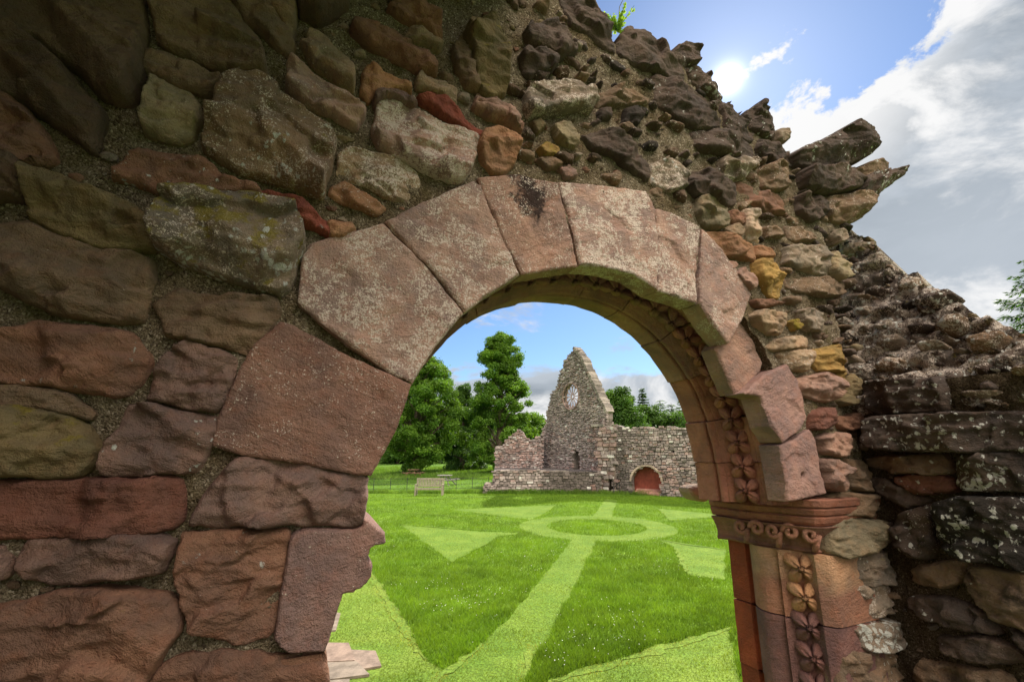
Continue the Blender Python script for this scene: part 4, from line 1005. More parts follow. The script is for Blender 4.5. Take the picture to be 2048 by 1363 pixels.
# flagstones
slabs = empty('paved_path', tuple(np.append(gp([(690, 1340)])[0], 0))); slabs['kind'] = 'structure'
r = np.random.default_rng(8)
for pts in ([(560,1288),(698,1289),(712,1325),(560,1332)], [(700,1303),(751,1305),(763,1336),(715,1344)], [(560,1334),(713,1327),(740,1354),(600,1372)], [(560,1374),(700,1362),(690,1420),(560,1430)],
            [(646,1222),(681,1229),(672,1263),(640,1268)], [(560,1240),(640,1236),(640,1285),(560,1286)]):
    p = gp(pts); c = p.mean(0); p = c + (p - c) * .985; mb = MB(); z = .03 + r.uniform(0, .008)
    if np.cross(p[1] - p[0], p[2] - p[1]) < 0: p = p[::-1]
    mb.hexa(np.concatenate([np.c_[p, np.full(4, -.02)], np.c_[p, np.full(4, z)]]), (.24 * r.uniform(.9, 1.1), .19, .145)); mb.build('flagstone', M_SLAB, slabs)
# blades of grass
M_GRASS = foliage('grass_blade', (.10, .195, .010), (.155, .265, .016), (1.35, 1.25, .7), 1.1, .42)
def blades(name, n, samp, hgt, wid, keep, tint, mat, kind='stuff', seed=1):
    r = np.random.default_rng(seed); P = samp(r, n); P = P[keep(P)]; n = len(P)
    h = hgt * r.uniform(.5, 1.3, n) * (1 + .45 * fbm(P[:, 0] * 1.3, P[:, 1] * 1.3, 3, 3)); az = r.uniform(0, 6.283, n); ln = r.normal(0, .45, (n, 2)) * h[:, None]
    dx = np.stack([np.cos(az), np.sin(az)], 1) * (wid * r.uniform(.6, 1.4, n))[:, None] * .5
    z0 = np.full((n, 1), .003)
    V = np.stack([np.c_[P - dx, z0], np.c_[P + dx, z0], np.c_[P + ln, np.maximum(h, .01)]], 1).reshape(-1, 3)
    t = tint(P, r); t = np.repeat(t, 3, 0)
    o = build(name, V, [np.arange(3 * n).reshape(-1, 3)], mat, None, False, t); o['kind'] = kind; return o
lawn_far = 29.4
def samp_lawn(r, n):
    # density falls with distance, as seen from the doorway
    Y = 4.6 * (lawn_far / 4.6)**(r.random(n)**.85); X = (r.random(n) * 1.0 - .47) * 1.02 * Y + .08 * Y
    return np.stack([X, Y], 1)
def is_mown(P):
    m = np.zeros(len(P), bool); d = np.linalg.norm(P - C0, axis=1); m |= (d > ri) & (d < ro)
    for p, _ in mown: m |= inside(P, p)
    return m
pavers = [gp(q) for q in ([(555,1285),(700,1287),(755,1303),(767,1338),(740,1358),(690,1425),(555,1435)], [(644,1218),(684,1226),(675,1266),(636,1270)])]
def off_paving(P):
    m = np.ones(len(P), bool)
    for q in pavers: m &= ~inside(P, q)
    return m
wallY = lambda P: P[:, 1] < 29.5 - np.maximum(0, P[:, 0] - 6) * .45
def tint_short(P, r):
    m = np.zeros(len(P))
    for q in dry: m = np.maximum(m, 1 - np.clip(-sdf(P, q) / .10, 0, 1))
    m = (m * r.random(len(P)) > .35)[:, None]
    y = np.where(m, np.array([2.5, 1.3, 3.4]), np.array([1.34, 1.07, 1.6])); return y * r.uniform(.75, 1.25, (len(P), 1)) * (1 + .15 * fbm(P[:, 0] * 1.1, P[:, 1] * 1.1, 19, 3))[:, None]
def tint_long(P, r):
    k = 1 + .28 * fbm(P[:, 0] * .5, P[:, 1] * .5, 9, 4) + .22 * fbm(P[:, 0] * 2.6, P[:, 1] * 2.6, 29, 3); k = np.clip(k, .5, 1.6) * r.uniform(.75, 1.25, len(P))
    return np.stack([k, k, k], 1)
blades('grass', 400000, samp_lawn, .08, .011, lambda P: ~is_mown(P) & off_paving(P) & wallY(P), tint_long, M_GRASS, seed=4)
blades('grass', 220000, samp_lawn, .028, .010, lambda P: is_mown(P) & off_paving(P) & wallY(P), tint_short, M_GRASS, seed=5)
def samp_meadow(r, n):
    Y = 30.3 * (75 / 30.3)**(r.random(n)); X = (r.random(n) * .62 - .44) * Y; return np.stack([X, Y], 1)
M_HAY = foliage('meadow_grass', (.10, .20, .02), (.18, .28, .05), (1.4, 1.4, .6), .3, .45)
blades('meadow_grass', 90000, samp_meadow, .30, .05, lambda P: P[:, 1] > 42 + 5 * pnoise(P[:, 0] * .1, P[:, 1] * .1, 3), tint_long, M_HAY, seed=6)
blades('meadow_grass', 50000, samp_meadow, .10, .03, lambda P: P[:, 1] <= 42 + 5 * pnoise(P[:, 0] * .1, P[:, 1] * .1, 3), tint_long, M_HAY, seed=7)
def samp_edge(r, n):
    X = r.uniform(-14, 9, n); Y = np.where(X < -1.5, 29.9, 29.6 - np.maximum(0, X - 6) * .45 * 1.0) + r.normal(0, .18, n); return np.stack([X, Y], 1)
blades('edge_grass', 26000, samp_edge, .22, .022, lambda P: P[:, 1] > 5, tint_long, M_HAY, seed=9)
# daisies
r = np.random.default_rng(12); P = samp_lawn(r, 3200); ok = (fbm(P[:, 0] * .45, P[:, 1] * .45, 5, 3) > .12) & ~is_mown(P) & off_paving(P) & (P[:, 1] < 22); P = P[ok]; mb = MB()
for x, y in P:
    a = r.uniform(0, 6.28, 6); s_ = r.uniform(.005, .009); z = r.uniform(.055, .085)
    mb.add([(x + s_ * math.cos(k * 1.0472), y + s_ * math.sin(k * 1.0472), z + .004 * math.sin(k * 2 + a[0])) for k in range(6)] + [(x, y, z - .006)], None, [[6, k, (k + 1) % 6] for k in range(6)], (.8, .8, .76))
o = mb.build('daisies', M_DAISY); o['kind'] = 'stuff'
# ------------------------------------------------------------------ the ruin across the lawn
def coursed(pl, poly, holes, seed, parent, name, colf, ch=(.085, .145), bl=(.12, .34), dep=.12, jit=.036, edge=.06):
    r = np.random.default_rng(seed); lo, hi = poly.min(0), poly.max(0); z = lo[1] - .05
    C, W = [], []
    while z < hi[1] + .1:
        h = r.uniform(*ch); a = lo[0] - r.uniform(0, .4)
        while a < hi[0] + .2:
            w = r.uniform(*bl); C.append((a + w / 2, z + h / 2)); W.append((w, h)); a += w
        z += h
    C, W = np.array(C), np.array(W); keep = sdf(C, poly) > -edge * r.random(len(C)) * 1.0
    for hq in holes: keep &= sdf(C, hq) < .02
    C, W = C[keep], W[keep]; n = len(C)
    C[:, 1] += r.normal(0, .022, n); W = W * r.uniform(.86, 1.08, (n, 2)); g = .006; x = W[:, 0] / 2 - g; y = W[:, 1] / 2 - g; f = np.abs(r.normal(.0, jit, n)) + .01
    V = []
    for sx_, sy_, b in ((-1, -1, 0), (1, -1, 0), (1, 1, 0), (-1, 1, 0), (-1, -1, 1), (1, -1, 1), (1, 1, 1), (-1, 1, 1)):
        a = C[:, 0] + sx_ * x * (1 if not b else r.uniform(.80, 1.0, n)); q = C[:, 1] + sy_ * y * (1 if not b else r.uniform(.72, 1., n))
        V.append(pl.world(a, q, np.full(n, -dep) if not b else f + r.normal(0, .008, n)))
    V = np.stack(V, 1).reshape(-1, 3)
    base = (np.arange(n) * 8)[:, None]
    Fq = np.concatenate([base + np.array(q) for q in ([4, 5, 6, 7], [0, 1, 5, 4], [1, 2, 6, 5], [2, 3, 7, 6], [3, 0, 4, 7])])
    c = np.clip(colf(C, pl, r), .01, .75); return build(name, V, [Fq], M_RUIN, parent, False, np.repeat(c, 8, 0))
def wallmass(pl, poly, holes, t0, t1, parent, name, tint, sp=.10):
    base_pl = Plane(pl.O - pl.C * t0, pl.A, pl.B)
    vv, ff = slab(base_pl, poly, lambda P, s: .02 * fbm(P[:, 0] * 3, P[:, 1] * 3, 3, 3), sp, t1 - t0, 0, holes, .03, 5, 2., True)
    return build(name, vv, [ff], M_RUIN, parent, False, np.array(tint))
PALE, GREY, DARK_, ROSE, TAN_ = np.array((.43, .355, .33)), np.array((.33, .265, .25)), np.array((.11, .09, .08)), np.array((.36, .20, .165)), np.array((.40, .31, .22))
def ruin_col(darkf, rosef):
    def f(C, pl, r):
        n = len(C); t = r.random(n)[:, None]
        m = .5 + .5 * np.clip(fbm(C[:, 0] * .9, C[:, 1] * .9, 77, 4), -1, 1)[:, None]
        base = GREY * (1 - m) + PALE * m
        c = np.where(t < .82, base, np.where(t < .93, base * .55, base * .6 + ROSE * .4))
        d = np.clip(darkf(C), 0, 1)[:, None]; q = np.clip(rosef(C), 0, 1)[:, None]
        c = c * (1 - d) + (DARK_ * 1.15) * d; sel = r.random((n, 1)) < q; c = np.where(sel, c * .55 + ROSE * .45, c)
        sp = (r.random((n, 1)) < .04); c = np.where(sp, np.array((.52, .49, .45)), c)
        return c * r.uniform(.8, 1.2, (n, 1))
    return f
A0 = at_depth(1205, 900, 31.0)
GT = np.array([.50, -.866, 0])
GAB = Plane([A0[0], A0[1], 0], GT, (0, 0, 1))
if GAB.C[1] > 0: GAB = Plane([A0[0], A0[1], 0], -GT, (0, 0, 1))
frater = empty('ruined_refectory', (A0[0] - 3, A0[1] + 2, 0), 'ruined stone gable with a round traceried window across the lawn', 'ruin')
GP = [(1146,697),(1153,696),(1163,715),(1180,752),(1197,790),(1212,822),(1213,835),(1210,850),(1210,960),(1060,975),(1047,945),(1047,937),(1062,922),(1062,898),(1067,883),(1083,871),(1086,854),(1092,845),(1093,830),(1096,816),(1100,801),(1105,784),(1113,777),(1117,753),(1125,736),(1127,721),(1143,705)]
gpoly = GAB.poly(GP); rc = GAB.poly([(1142, 792.5)])[0]
rtop, rbot = GAB.poly([(1142, 767)])[0], GAB.poly([(1142, 818)])[0]; RR = (rtop[1] - rbot[1]) / 2; rc = np.array([rc[0], (rtop[1] + rbot[1]) / 2])
th = np.linspace(0, 2 * math.pi, 49)[:-1]; circle = lambda q: rc + q * np.stack([np.cos(th), np.sin(th)], 1)
win = GAB.poly([(1145,990),(1145,910),(1148,899),(1154,899),(1159,906),(1159,990)]); sq = GAB.poly([(1167,918),(1167,909),(1175,909),(1176,917)])
gh = gpoly[:, 1].max()
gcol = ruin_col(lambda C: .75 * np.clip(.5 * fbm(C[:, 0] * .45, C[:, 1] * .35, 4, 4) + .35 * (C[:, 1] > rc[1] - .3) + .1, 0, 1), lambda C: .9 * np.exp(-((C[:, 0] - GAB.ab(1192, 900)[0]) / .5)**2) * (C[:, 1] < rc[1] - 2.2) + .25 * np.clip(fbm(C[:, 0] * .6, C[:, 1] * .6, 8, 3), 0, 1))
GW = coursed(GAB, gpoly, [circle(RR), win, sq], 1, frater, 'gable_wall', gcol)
wallmass(GAB, gpoly + (gpoly.mean(0) - gpoly) * .006, [circle(RR * 1.9), win], .34, .60, frater, 'wall_core', (.23, .195, .17), .09)
wallmass(GAB, gpoly + (gpoly.mean(0) - gpoly) * .006, [circle(RR * 1.0), win], .06, .335, frater, 'wall_core', (.23, .195, .17), .09)
bx = MB(); lo, hi = win.min(0), win.max(0)
bx.hexa(np.concatenate([GAB.world(np.array([lo[0] - .1, hi[0] + .1, hi[0] + .1, lo[0] - .1]), np.full(4, z), np.array([-.55, -.55, -.9, -.9])) for z in (lo[1], hi[1] + .2)]), (.17, .12, .10)); bx.build('blocked_window', M_RUIN, frater)
# coping on the raking edge and its thickness
cop = MB(); seq = GAB.poly([(1147,695),(1156,708),(1163,716),(1180,753),(1197,791),(1213,824)])
for i in range(len(seq) - 1):
    for q in np.linspace(0, 1, 9)[:-1]:
        p0, p1 = seq[i] * (1 - q) + seq[i + 1] * q, seq[i] * (1 - q - .12) + seq[i + 1] * (q + .12)
        n_ = np.array([-(p1 - p0)[1], (p1 - p0)[0]]); n_ /= np.linalg.norm(n_); n_ = n_ * (1 if n_[1] > 0 else -1)
        t = .12 + rng.uniform(-.02, .03); P4 = [p0 - n_ * .1, p1 - n_ * .1, p1 + n_ * t, p0 + n_ * t]
        cop.hexa(np.concatenate([GAB.world(np.array([k[0] for k in P4]), np.array([k[1] for k in P4]), np.full(4, c)) for c in (-.62 + rng.uniform(-.05, .05), .06 + rng.uniform(-.03, .03))]), np.array((.27, .235, .20)) * rng.uniform(.6, 1.35))
cop.build('raking_coping', M_RUIN, GW)
# end face of the gable wall and its quoins
END = Plane(GAB.world(gpoly[7][0], 0., 0.), -GAB.C, (0, 0, 1))
if END.C @ GAB.A * np.sign(1) * (1 if GAB.A @ GT > 0 else -1) < 0: END = Plane(GAB.world(gpoly[7][0], 0., -.6), GAB.C, (0, 0, 1))
er_ = np.array([(0, 0), (.6, 0), (.6, gpoly[5][1]), (0, gpoly[5][1])])
coursed(END, er_, [], 5, frater, 'end_wall', ruin_col(lambda C: .2 + 0 * C[:, 0], lambda C: .25 * (C[:, 1] < 5)), (.2, .32), (.3, .6))
wallmass(END, er_, [], .05, .3, frater, 'wall_core', (.23, .195, .17), .12)
# string course at the eaves
sc_ = MB(); a0, z0 = GAB.ab(1160, 852); a1 = gpoly[7][0]
sc_.hexa(np.concatenate([GAB.world(np.array([min(a1, GAB.ab(1185, 850)[0]), max(a1, GAB.ab(1185, 850)[0])])[[0, 1, 1, 0]], np.full(4, z), np.array([.14, .14, -.1, -.1])) for z in (z0 - .1, z0 + .06)]), (.42, .37, .31)); sc_.build('string_course', M_RUIN, frater)
# tracery of the round window
tr = MB(); c3 = lambda a, b, c: GAB.world(np.asarray(a), np.asarray(b), np.asarray(c))
def ringtube(rad, w, dep): 
    t = np.linspace(0, 2 * math.pi, 41); tr.tube(c3(rc[0] + rad * np.cos(t), rc[1] + rad * np.sin(t), np.full(41, dep)), w, 6, (.30, .205, .175), False)
ringtube(RR * 1.03, .06, .03); ringtube(RR * .97, .05, -.16); ringtube(RR * .17, .035, -.16)
for i in range(12):
    t = i * math.pi / 6; 
    q = np.array([.16, .5, .68]); tr.tube(c3(rc[0] + RR * q * math.cos(t), rc[1] + RR * q * math.sin(t), np.full(3, -.16)), .034, 5, (.36, .24, .2))
    tt = np.linspace(-1, 1, 9); an = t + (math.pi / 12) * 2 * 0 + math.pi / 12 * (tt + 1); rd = RR * (.68 + .20 * np.cos(tt * math.pi / 2)**.7)
    tr.tube(c3(rc[0] + rd * np.cos(an), rc[1] + rd * np.sin(an), np.full(9, -.16)), .045, 5, (.36, .24, .2))
tr.build('rose_tracery', M_RUIN, GW)
# low gabled end on the left
LG = Plane([*at_depth(1028, 930, 36)[:2], 0], (1, -.12, 0), (0, 0, 1))
if LG.C[1] > 0: LG = Plane(LG.O, -LG.A, (0, 0, 1))
lg = LG.poly([(990,892),(1007,891),(1012,881),(1022,871),(1030,864),(1037,857),(1045,863),(1051,874),(1064,882),(1074,874),(1085,870),(1085,960),(990,960)])
coursed(LG, lg, [], 7, frater, 'low_gable', ruin_col(lambda C: .15 * fbm(C[:, 0], C[:, 1], 2, 3), lambda C: .45 + .4 * fbm(C[:, 0] * .5, C[:, 1] * .5, 3, 3)))
wallmass(LG, lg, [], .05, .8, frater, 'wall_core', (.23, .18, .16), .10)
# undercroft wall with its terrace
U0, U1 = ground(984, 986), ground(1204, 986)
UC = Plane(U0, U1 - U0, (0, 0, 1))
if UC.C[1] > 0: UC = Plane(U1, U0 - U1, (0, 0, 1))
uc = UC.poly([(984,990),(987,941),(1047,940),(1110,941),(1202,945),(1204,990)])
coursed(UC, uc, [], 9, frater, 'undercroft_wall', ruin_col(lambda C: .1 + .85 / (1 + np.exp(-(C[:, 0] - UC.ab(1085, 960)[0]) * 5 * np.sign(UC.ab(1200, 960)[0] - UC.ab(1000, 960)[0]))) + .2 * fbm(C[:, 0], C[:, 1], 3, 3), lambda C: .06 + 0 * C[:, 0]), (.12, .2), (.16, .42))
wallmass(UC, uc, [], .05, 1.0, frater, 'wall_core', (.22, .19, .165), .10)
zt = uc[:, 1].max() - .08
tcorner = [UC.world(*uc[1], -.3), UC.world(*uc[4], -.3), np.append(A0[:2], 0), np.append(GAB.world(gpoly[10][0], 0., 0.)[:2], 0), np.append(LG.world(lg[0][0], 0., 0.)[:2], 0)]
P5 = np.array([p[:2] for p in tcorner]); te = MB(); te.add(np.c_[P5, np.full(5, zt)], None, [[0, 1, 2], [0, 2, 3], [0, 3, 4]], (.10, .085, .08)); te.build('terrace', M_RUIN, frater)
# stub at the left foot
sb = UC.poly([(966,988),(968,967),(984,965),(986,988)]); SBP = Plane(UC.O + UC.C * .12, UC.A, UC.B)
coursed(SBP, sb, [], 11, frater, 'wall_stub', ruin_col(lambda C: 0 * C[:, 0], lambda C: 0 * C[:, 0])); wallmass(SBP, sb, [], .05, .8, frater, 'wall_core', (.22, .19, .17), .08)
# pier between gable and cloister wall
W0, W1 = ground(1223, 986), ground(1402, 996)
CW = Plane(W0, W1 - W0, (0, 0, 1))
if CW.C[1] > 0: CW = Plane(W0, W0 - W1, (0, 0, 1))
dirx = 1 if CW.A[0] > 0 else -1
pier = CW.poly([(1196,992),(1196,868),(1204,854),(1232,850),(1232,990)]); 
dark_doorway = CW.poly([(1216.5,1000),(1217,962),(1220,956),(1224,954.5),(1228,958),(1230,966),(1230.5,1000)])
cloister = empty('cloister_wall', (W0[0] + 3, W0[1] - 1, 0), 'weathered wall with a round red arched recess and rows of joist holes', 'wall')
PP = Plane(CW.O + CW.C * .10, CW.A, CW.B)
coursed(PP, pier, [dark_doorway], 13, frater, 'corner_pier', ruin_col(lambda C: .25 + .3 * fbm(C[:, 0], C[:, 1] * .5, 3, 3), lambda C: .45 * (C[:, 1] < 4.6) + .3 * fbm(C[:, 0] * .8, C[:, 1] * .8, 6, 3)), (.16, .26), (.22, .5))
wallmass(PP, pier, [dark_doorway], .05, .9, frater, 'wall_core', (.24, .18, .15), .06)
# the cloister wall itself
cw = CW.poly([(1226,990),(1226,848),(1235,850),(1244,855),(1258,857),(1272,854),(1297,853),(1318,856),(1349,853),(1363,858),(1375,856),(1400,852),(1440,850),(1440,1000),(1402,998)])
rec = CW.poly([(1263,1000),(1263,962),(1264.5,952),(1268,944),(1275,937),(1284,933),(1292,932),(1301,933),(1310,938),(1317,945),(1321,953),(1322.5,962),(1323,1000)])
put = []
for x in (1287, 1298, 1309, 1320, 1333, 1346, 1359, 1371, 1384, 1396): put.append(CW.poly([(x - 1.7, 904.5), (x - 1.7, 900), (x + 1.7, 900), (x + 1.7, 904.5)]))
for x in (1310, 1322, 1334, 1347, 1360, 1373, 1387): put.append(CW.poly([(x - 1.8, 935.5), (x - 1.8, 928.5), (x + 1.8, 928.5), (x + 1.8, 935.5)]))
aL = CW.ab(1245, 900)[0]
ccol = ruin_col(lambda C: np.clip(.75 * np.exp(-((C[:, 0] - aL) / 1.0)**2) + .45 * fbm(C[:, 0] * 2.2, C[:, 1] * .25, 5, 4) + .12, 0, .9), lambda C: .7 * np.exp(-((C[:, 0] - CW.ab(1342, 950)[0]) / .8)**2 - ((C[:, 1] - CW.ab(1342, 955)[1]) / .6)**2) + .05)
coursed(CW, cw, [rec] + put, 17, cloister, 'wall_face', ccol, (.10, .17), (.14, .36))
wallmass(CW, cw, [rec] + put, .05, .60, cloister, 'wall_core', (.22, .19, .165), .045)
wallmass(CW, cw + (cw.mean(0) - cw) * .01, [], .605, .95, cloister, 'dark_hole_back', (.06, .05, .045), .15)  # near-black slab that paints deep shade into the joist holes
rb = MB(); lo, hi = rec.min(0), rec.max(0)
vv, ff = slab(Plane(CW.O - CW.C * .50, CW.A, CW.B), rec, lambda P, s: .02 * fbm(P[:, 0] * 2, P[:, 1] * 2, 3, 3), .07, .10, 0, (), .0, 3, 2.)
PLR = build('plastered_recess', vv, [ff], tinted('red_plaster', .9, 2.5, .25, (14., .02), base=(.25, .065, .045)), cloister, True)
sl_ = CW.poly([(1266,1000),(1322,1000),(1322,982),(1274,977)]); a0, a1 = sorted([sl_[0][0], sl_[1][0]]); zb = sl_[3][1]
rb.hexa(np.concatenate([CW.world(np.array([a0 + .15, a1, a1, a0 + .15]), np.array([0, 0, z, z]), np.array([c, c, c, c])) if False else CW.world(np.array([a0 + .1, a1, a1, a0 + .1]), np.array([0, 0, z, z]), np.array([c, c, c2, c2])) for c, c2, z in ((-.02, -.02, .12), (-.49, -.49, max(.2, zb)))]), (.42, .22, .17)); rb.build('sloping_sill', M_RUIN, PLR)
ar = MB(); 
rp = rec[1:-1]
for i in range(len(rp) - 1):
    c = np.array([rec[:, 0].mean(), rp[0][1]]); f = lambda p, k: c + (p - c) * k
    P4 = [rp[i], rp[i + 1], f(rp[i + 1], 1.12), f(rp[i], 1.12)]
    ar.hexa(np.concatenate([CW.world(np.array([k[0] for k in P4]), np.array([k[1] for k in P4]), np.full(4, c_)) for c_ in (-.3, .075)]), np.array((.42, .33, .26)) * rng.uniform(.8, 1.15))
ar.build('recess_arch', M_RUIN, cloister)
# near-black panel standing in for shade inside the doorway, and rail
bx = MB(); lo, hi = dark_doorway.min(0), dark_doorway.max(0)
bx.hexa(np.concatenate([PP.world(np.array([lo[0] - .05, hi[0] + .05, hi[0] + .05, lo[0] - .05]), np.full(4, z), np.array([-.75, -.75, -.85, -.85])) for z in (0, hi[1] + .1)]), (.05, .035, .03)); bx.build('dark_doorway', M_RUIN, frater)
hr = MB(); q0, q1 = CW.world(*CW.ab(1232, 975), .35), CW.world(*CW.ab(1243, 962.5), .35)
hr.tube([q0, q1], .025, 6, (.02, .02, .02))
for q in (q0, q1): hr.tube([[q[0], q[1], 0], q], .022, 6, (.02, .02, .02))
o = hr.build('handrail', M_IRON, None, False, (q0[0], q0[1], 0)); tag(o, 'thin black sloping handrail beside the small dark doorway', 'handrail')

# ------------------------------------------------------------------ bench, tables, fence
def bench():
    g = ground(857, 991); k = 1.58
    root = empty('garden_bench', (g[0], g[1], 0), 'weathered slatted wooden bench facing the lawn by the fence', 'bench')
    O = np.array([g[0], g[1], 0]); col = (1, 1, 1)
    for sx_ in (-1, 1):
        m = MB(); m.box(O + (sx_ * k / 2, -.02, .30), (.07, .07, .60)); m.build('leg', M_WOOD, root)
        m = MB(); m.hexa(O + np.array([(sx_ * k / 2 + dx * .035, y + dy * .035 + (.10 if z > .5 else 0), z) for z in (0, .98) for dx, dy in ((-1, -1), (1, -1), (1, 1), (-1, 1)) for y in (.46,)])); m.build('leg', M_WOOD, root)
        m = MB(); m.box(O + (sx_ * k / 2, .22, .625), (.09, .56, .045)); m.build('armrest', M_WOOD, root)
    m = MB()
    for i in range(5): m.box(O + (0, .02 + i * .105, .43 - .006 * i), (k - .05, .085, .03))
    m.box(O + (0, .0, .38), (k, .04, .09)); m.box(O + (0, .44, .38), (k, .04, .09)); m.build('seat', M_WOOD, root)
    m = MB(); m.box(O + (0, .55, .93), (k, .05, .10)); m.box(O + (0, .50, .52), (k, .05, .07))
    for i in range(16):
        x = -k / 2 + .09 + i * (k - .18) / 15; m.hexa(O + np.array([(x + dx, y + dy + (.045 if z > .6 else 0), z) for z in (.53, .90) for dx, dy, y in ((-.028, -.012, .505), (.028, -.012, .505), (.028, .012, .505), (-.028, .012, .505))]))
    m.build('backrest', M_WOOD, root)
bench()
def picnic(px, py, label, tint):
    g = ground(px, py); root = empty('picnic_table', (g[0], g[1], 0), label, 'picnic table', 'picnic tables in the meadow'); O = np.array([g[0], g[1], 0])
    m = MB()
    for i in range(6): m.box(O + (0, -.40 + i * .16, .74), (1.1 if i in (1, 2, 3, 4) else .8, .145, .045), 0, tint)
    m.build('table_top', M_WOOD, root)
    for a in range(4):
        t = a * math.pi / 2 + .5; c = O + np.array([math.cos(t) * .95, math.sin(t) * .95, .45]); m = MB(); m.box(c, (.26, .95, .045), t, tint); m.build('seat', M_WOOD, root)
        m = MB(); m.tube([O + np.array([math.cos(t) * .25, math.sin(t) * .25, .70]), O + np.array([math.cos(t) * .95, math.sin(t) * .95, 0])], .045, 4, tint); m.build('leg', M_WOOD, root)
        m = MB(); m.tube([O + np.array([math.cos(t) * .1, math.sin(t) * .1, .40]), O + np.array([math.cos(t) * 1.05, math.sin(t) * 1.05, .40])], .04, 4, tint); m.build('brace', M_WOOD, root)
picnic(889, 970, 'round grey picnic table in the grass just behind the bench', (.75, .8, .95))
picnic(826, 954, 'brown picnic table in the shade under the biggest left tree', (.7, .5, .4))
fence = empty('estate_fence', tuple(ground(860, 988)), 'thin dark iron post and rail fence behind the bench', 'fence')
f0, f1 = ground(560, 990), ground(975, 986); d_ = (f1 - f0); L = np.linalg.norm(d_); d_ /= L; f0 = f0 + np.array([0, .9, 0]); n = int(L / .98)
for i in range(n + 1):
    m = MB(); p = f0 + d_ * i * L / n; m.box(p + (0, 0, .45), (.03, .03, .95), 0, (.02, .022, .02)); m.build('post', M_IRON, fence)
for z in (.25, .52, .86):
    m = MB(); m.tube([f0 + (0, 0, z), f0 + d_ * L + (0, 0, z)], .009, 5, (.02, .022, .02)); m.build('rail', M_IRON, fence)

# ------------------------------------------------------------------ trees
M_LIME = foliage('lime_leaf', (.065, .15, .018), (.14, .255, .030), (1.6, 1.5, .5), .7, .45)
M_DARKL = foliage('dark_leaf', (.04, .10, .018), (.09, .175, .026), (1.5, 1.4, .6), .7, .38)
M_NEEDLE = foliage('fir_needle', (.04, .09, .03), (.09, .17, .045), (1.5, 1.5, .6), 1.2, .4)
def crown(mb, clumps, n, size, r, droop=.0):
    clumps = np.array(clumps); w = clumps[:, 3]**2; w = w / w.sum(); ci = r.choice(len(clumps), n, p=w)
    d = r.normal(0, 1, (n, 3)); d /= np.linalg.norm(d, axis=1)[:, None]; rad = r.random(n)**.45
    c = clumps[ci, :3] + d * rad[:, None] * clumps[ci, 3:4] * np.array([1, 1, .72]) * (1 + .35 * r.normal(0, 1, (n, 1)) * (r.random((n, 1)) < .25))
    nrm = d * .5 + r.normal(0, .6, (n, 3)); nrm[:, 2] += .35; nrm /= np.linalg.norm(nrm, axis=1)[:, None]
    a = np.cross(nrm, r.normal(0, 1, (n, 3))); a /= np.linalg.norm(a, axis=1)[:, None]; b = np.cross(nrm, a)
    s_ = size * r.uniform(.6, 1.35, n)[:, None]
    V = np.stack([c - a * s_ * .5, c + b * s_ * .32, c + a * s_ * .55, c - b * s_ * .32], 1).reshape(-1, 3)
    t = np.repeat((r.uniform(.75, 1.25, n) * np.repeat(r.uniform(.8, 1.25, len(clumps))[:, None], 1, 1)[ci, 0])[:, None] * np.array([[1., 1., 1.]]), 4, 0)
    mb.add(V, np.arange(4 * n).reshape(-1, 4), col=t)
def broadleaf(name, label, x, y, H, prof, nleaf, size, seed, mat, trunk_r=.35, group=None, clump=(.7, 1.4), nclump=90, low=.1, cat='tree', lean=0.):
    """prof: (height fraction, radius) pairs"""
    r = np.random.default_rng(seed); root = empty(name, (x, y, 0), label, cat, group); O = np.array([x, y, 0.])
    hs, rs = np.array(prof).T; tk = MB(); hh = np.linspace(0, H * .86, 9)
    tp = O + np.stack([.12 * np.sin(hh * .5 + seed), .12 * np.cos(hh * .4 + seed), hh], 1); tp[:, 0] += lean * hh
    tk.tube(tp, trunk_r * (1 - hh / H * .93) + .015, 9)
    lo_rad = trunk_r
    cl = []
    for i in range(nclump):
        f = r.uniform(low, 1.)**.9; rad = np.interp(f, hs, rs); an = r.uniform(0, 6.283); q = r.random()**.5
        q = q * .92; cs = r.uniform(*clump) * (.55 + .45 * min(1, rad / (max(rs) * .6)))
        c = O + np.array([math.cos(an) * rad * q + lean * f * H, math.sin(an) * rad * q, f * H - cs * .35]); cl.append((*c, cs))
        if i % 2 == 0 and f > .15:
            z0 = max(.12 * H, c[2] - rad * q * 1.0); p0 = np.array([np.interp(z0, hh, tp[:, 0]), np.interp(z0, hh, tp[:, 1]), z0])
            mid = (p0 + c) / 2 + np.array([0, 0, .12 * rad]); tk.tube([p0, mid, c], np.array([.09, .06, .02]) * (trunk_r / .35) * (1.1 - f * .6), 5)
    tk.build('trunk', M_BARK, root, False)
    for m in root.children: m.data.color_attributes['tint'].data.foreach_set('color', np.tile(np.array([.11, .085, .06, 1], np.float32), len(m.data.vertices)))
    mb = MB(); crown(mb, cl, nleaf, size, r); mb.build('crown', mat, root); return root
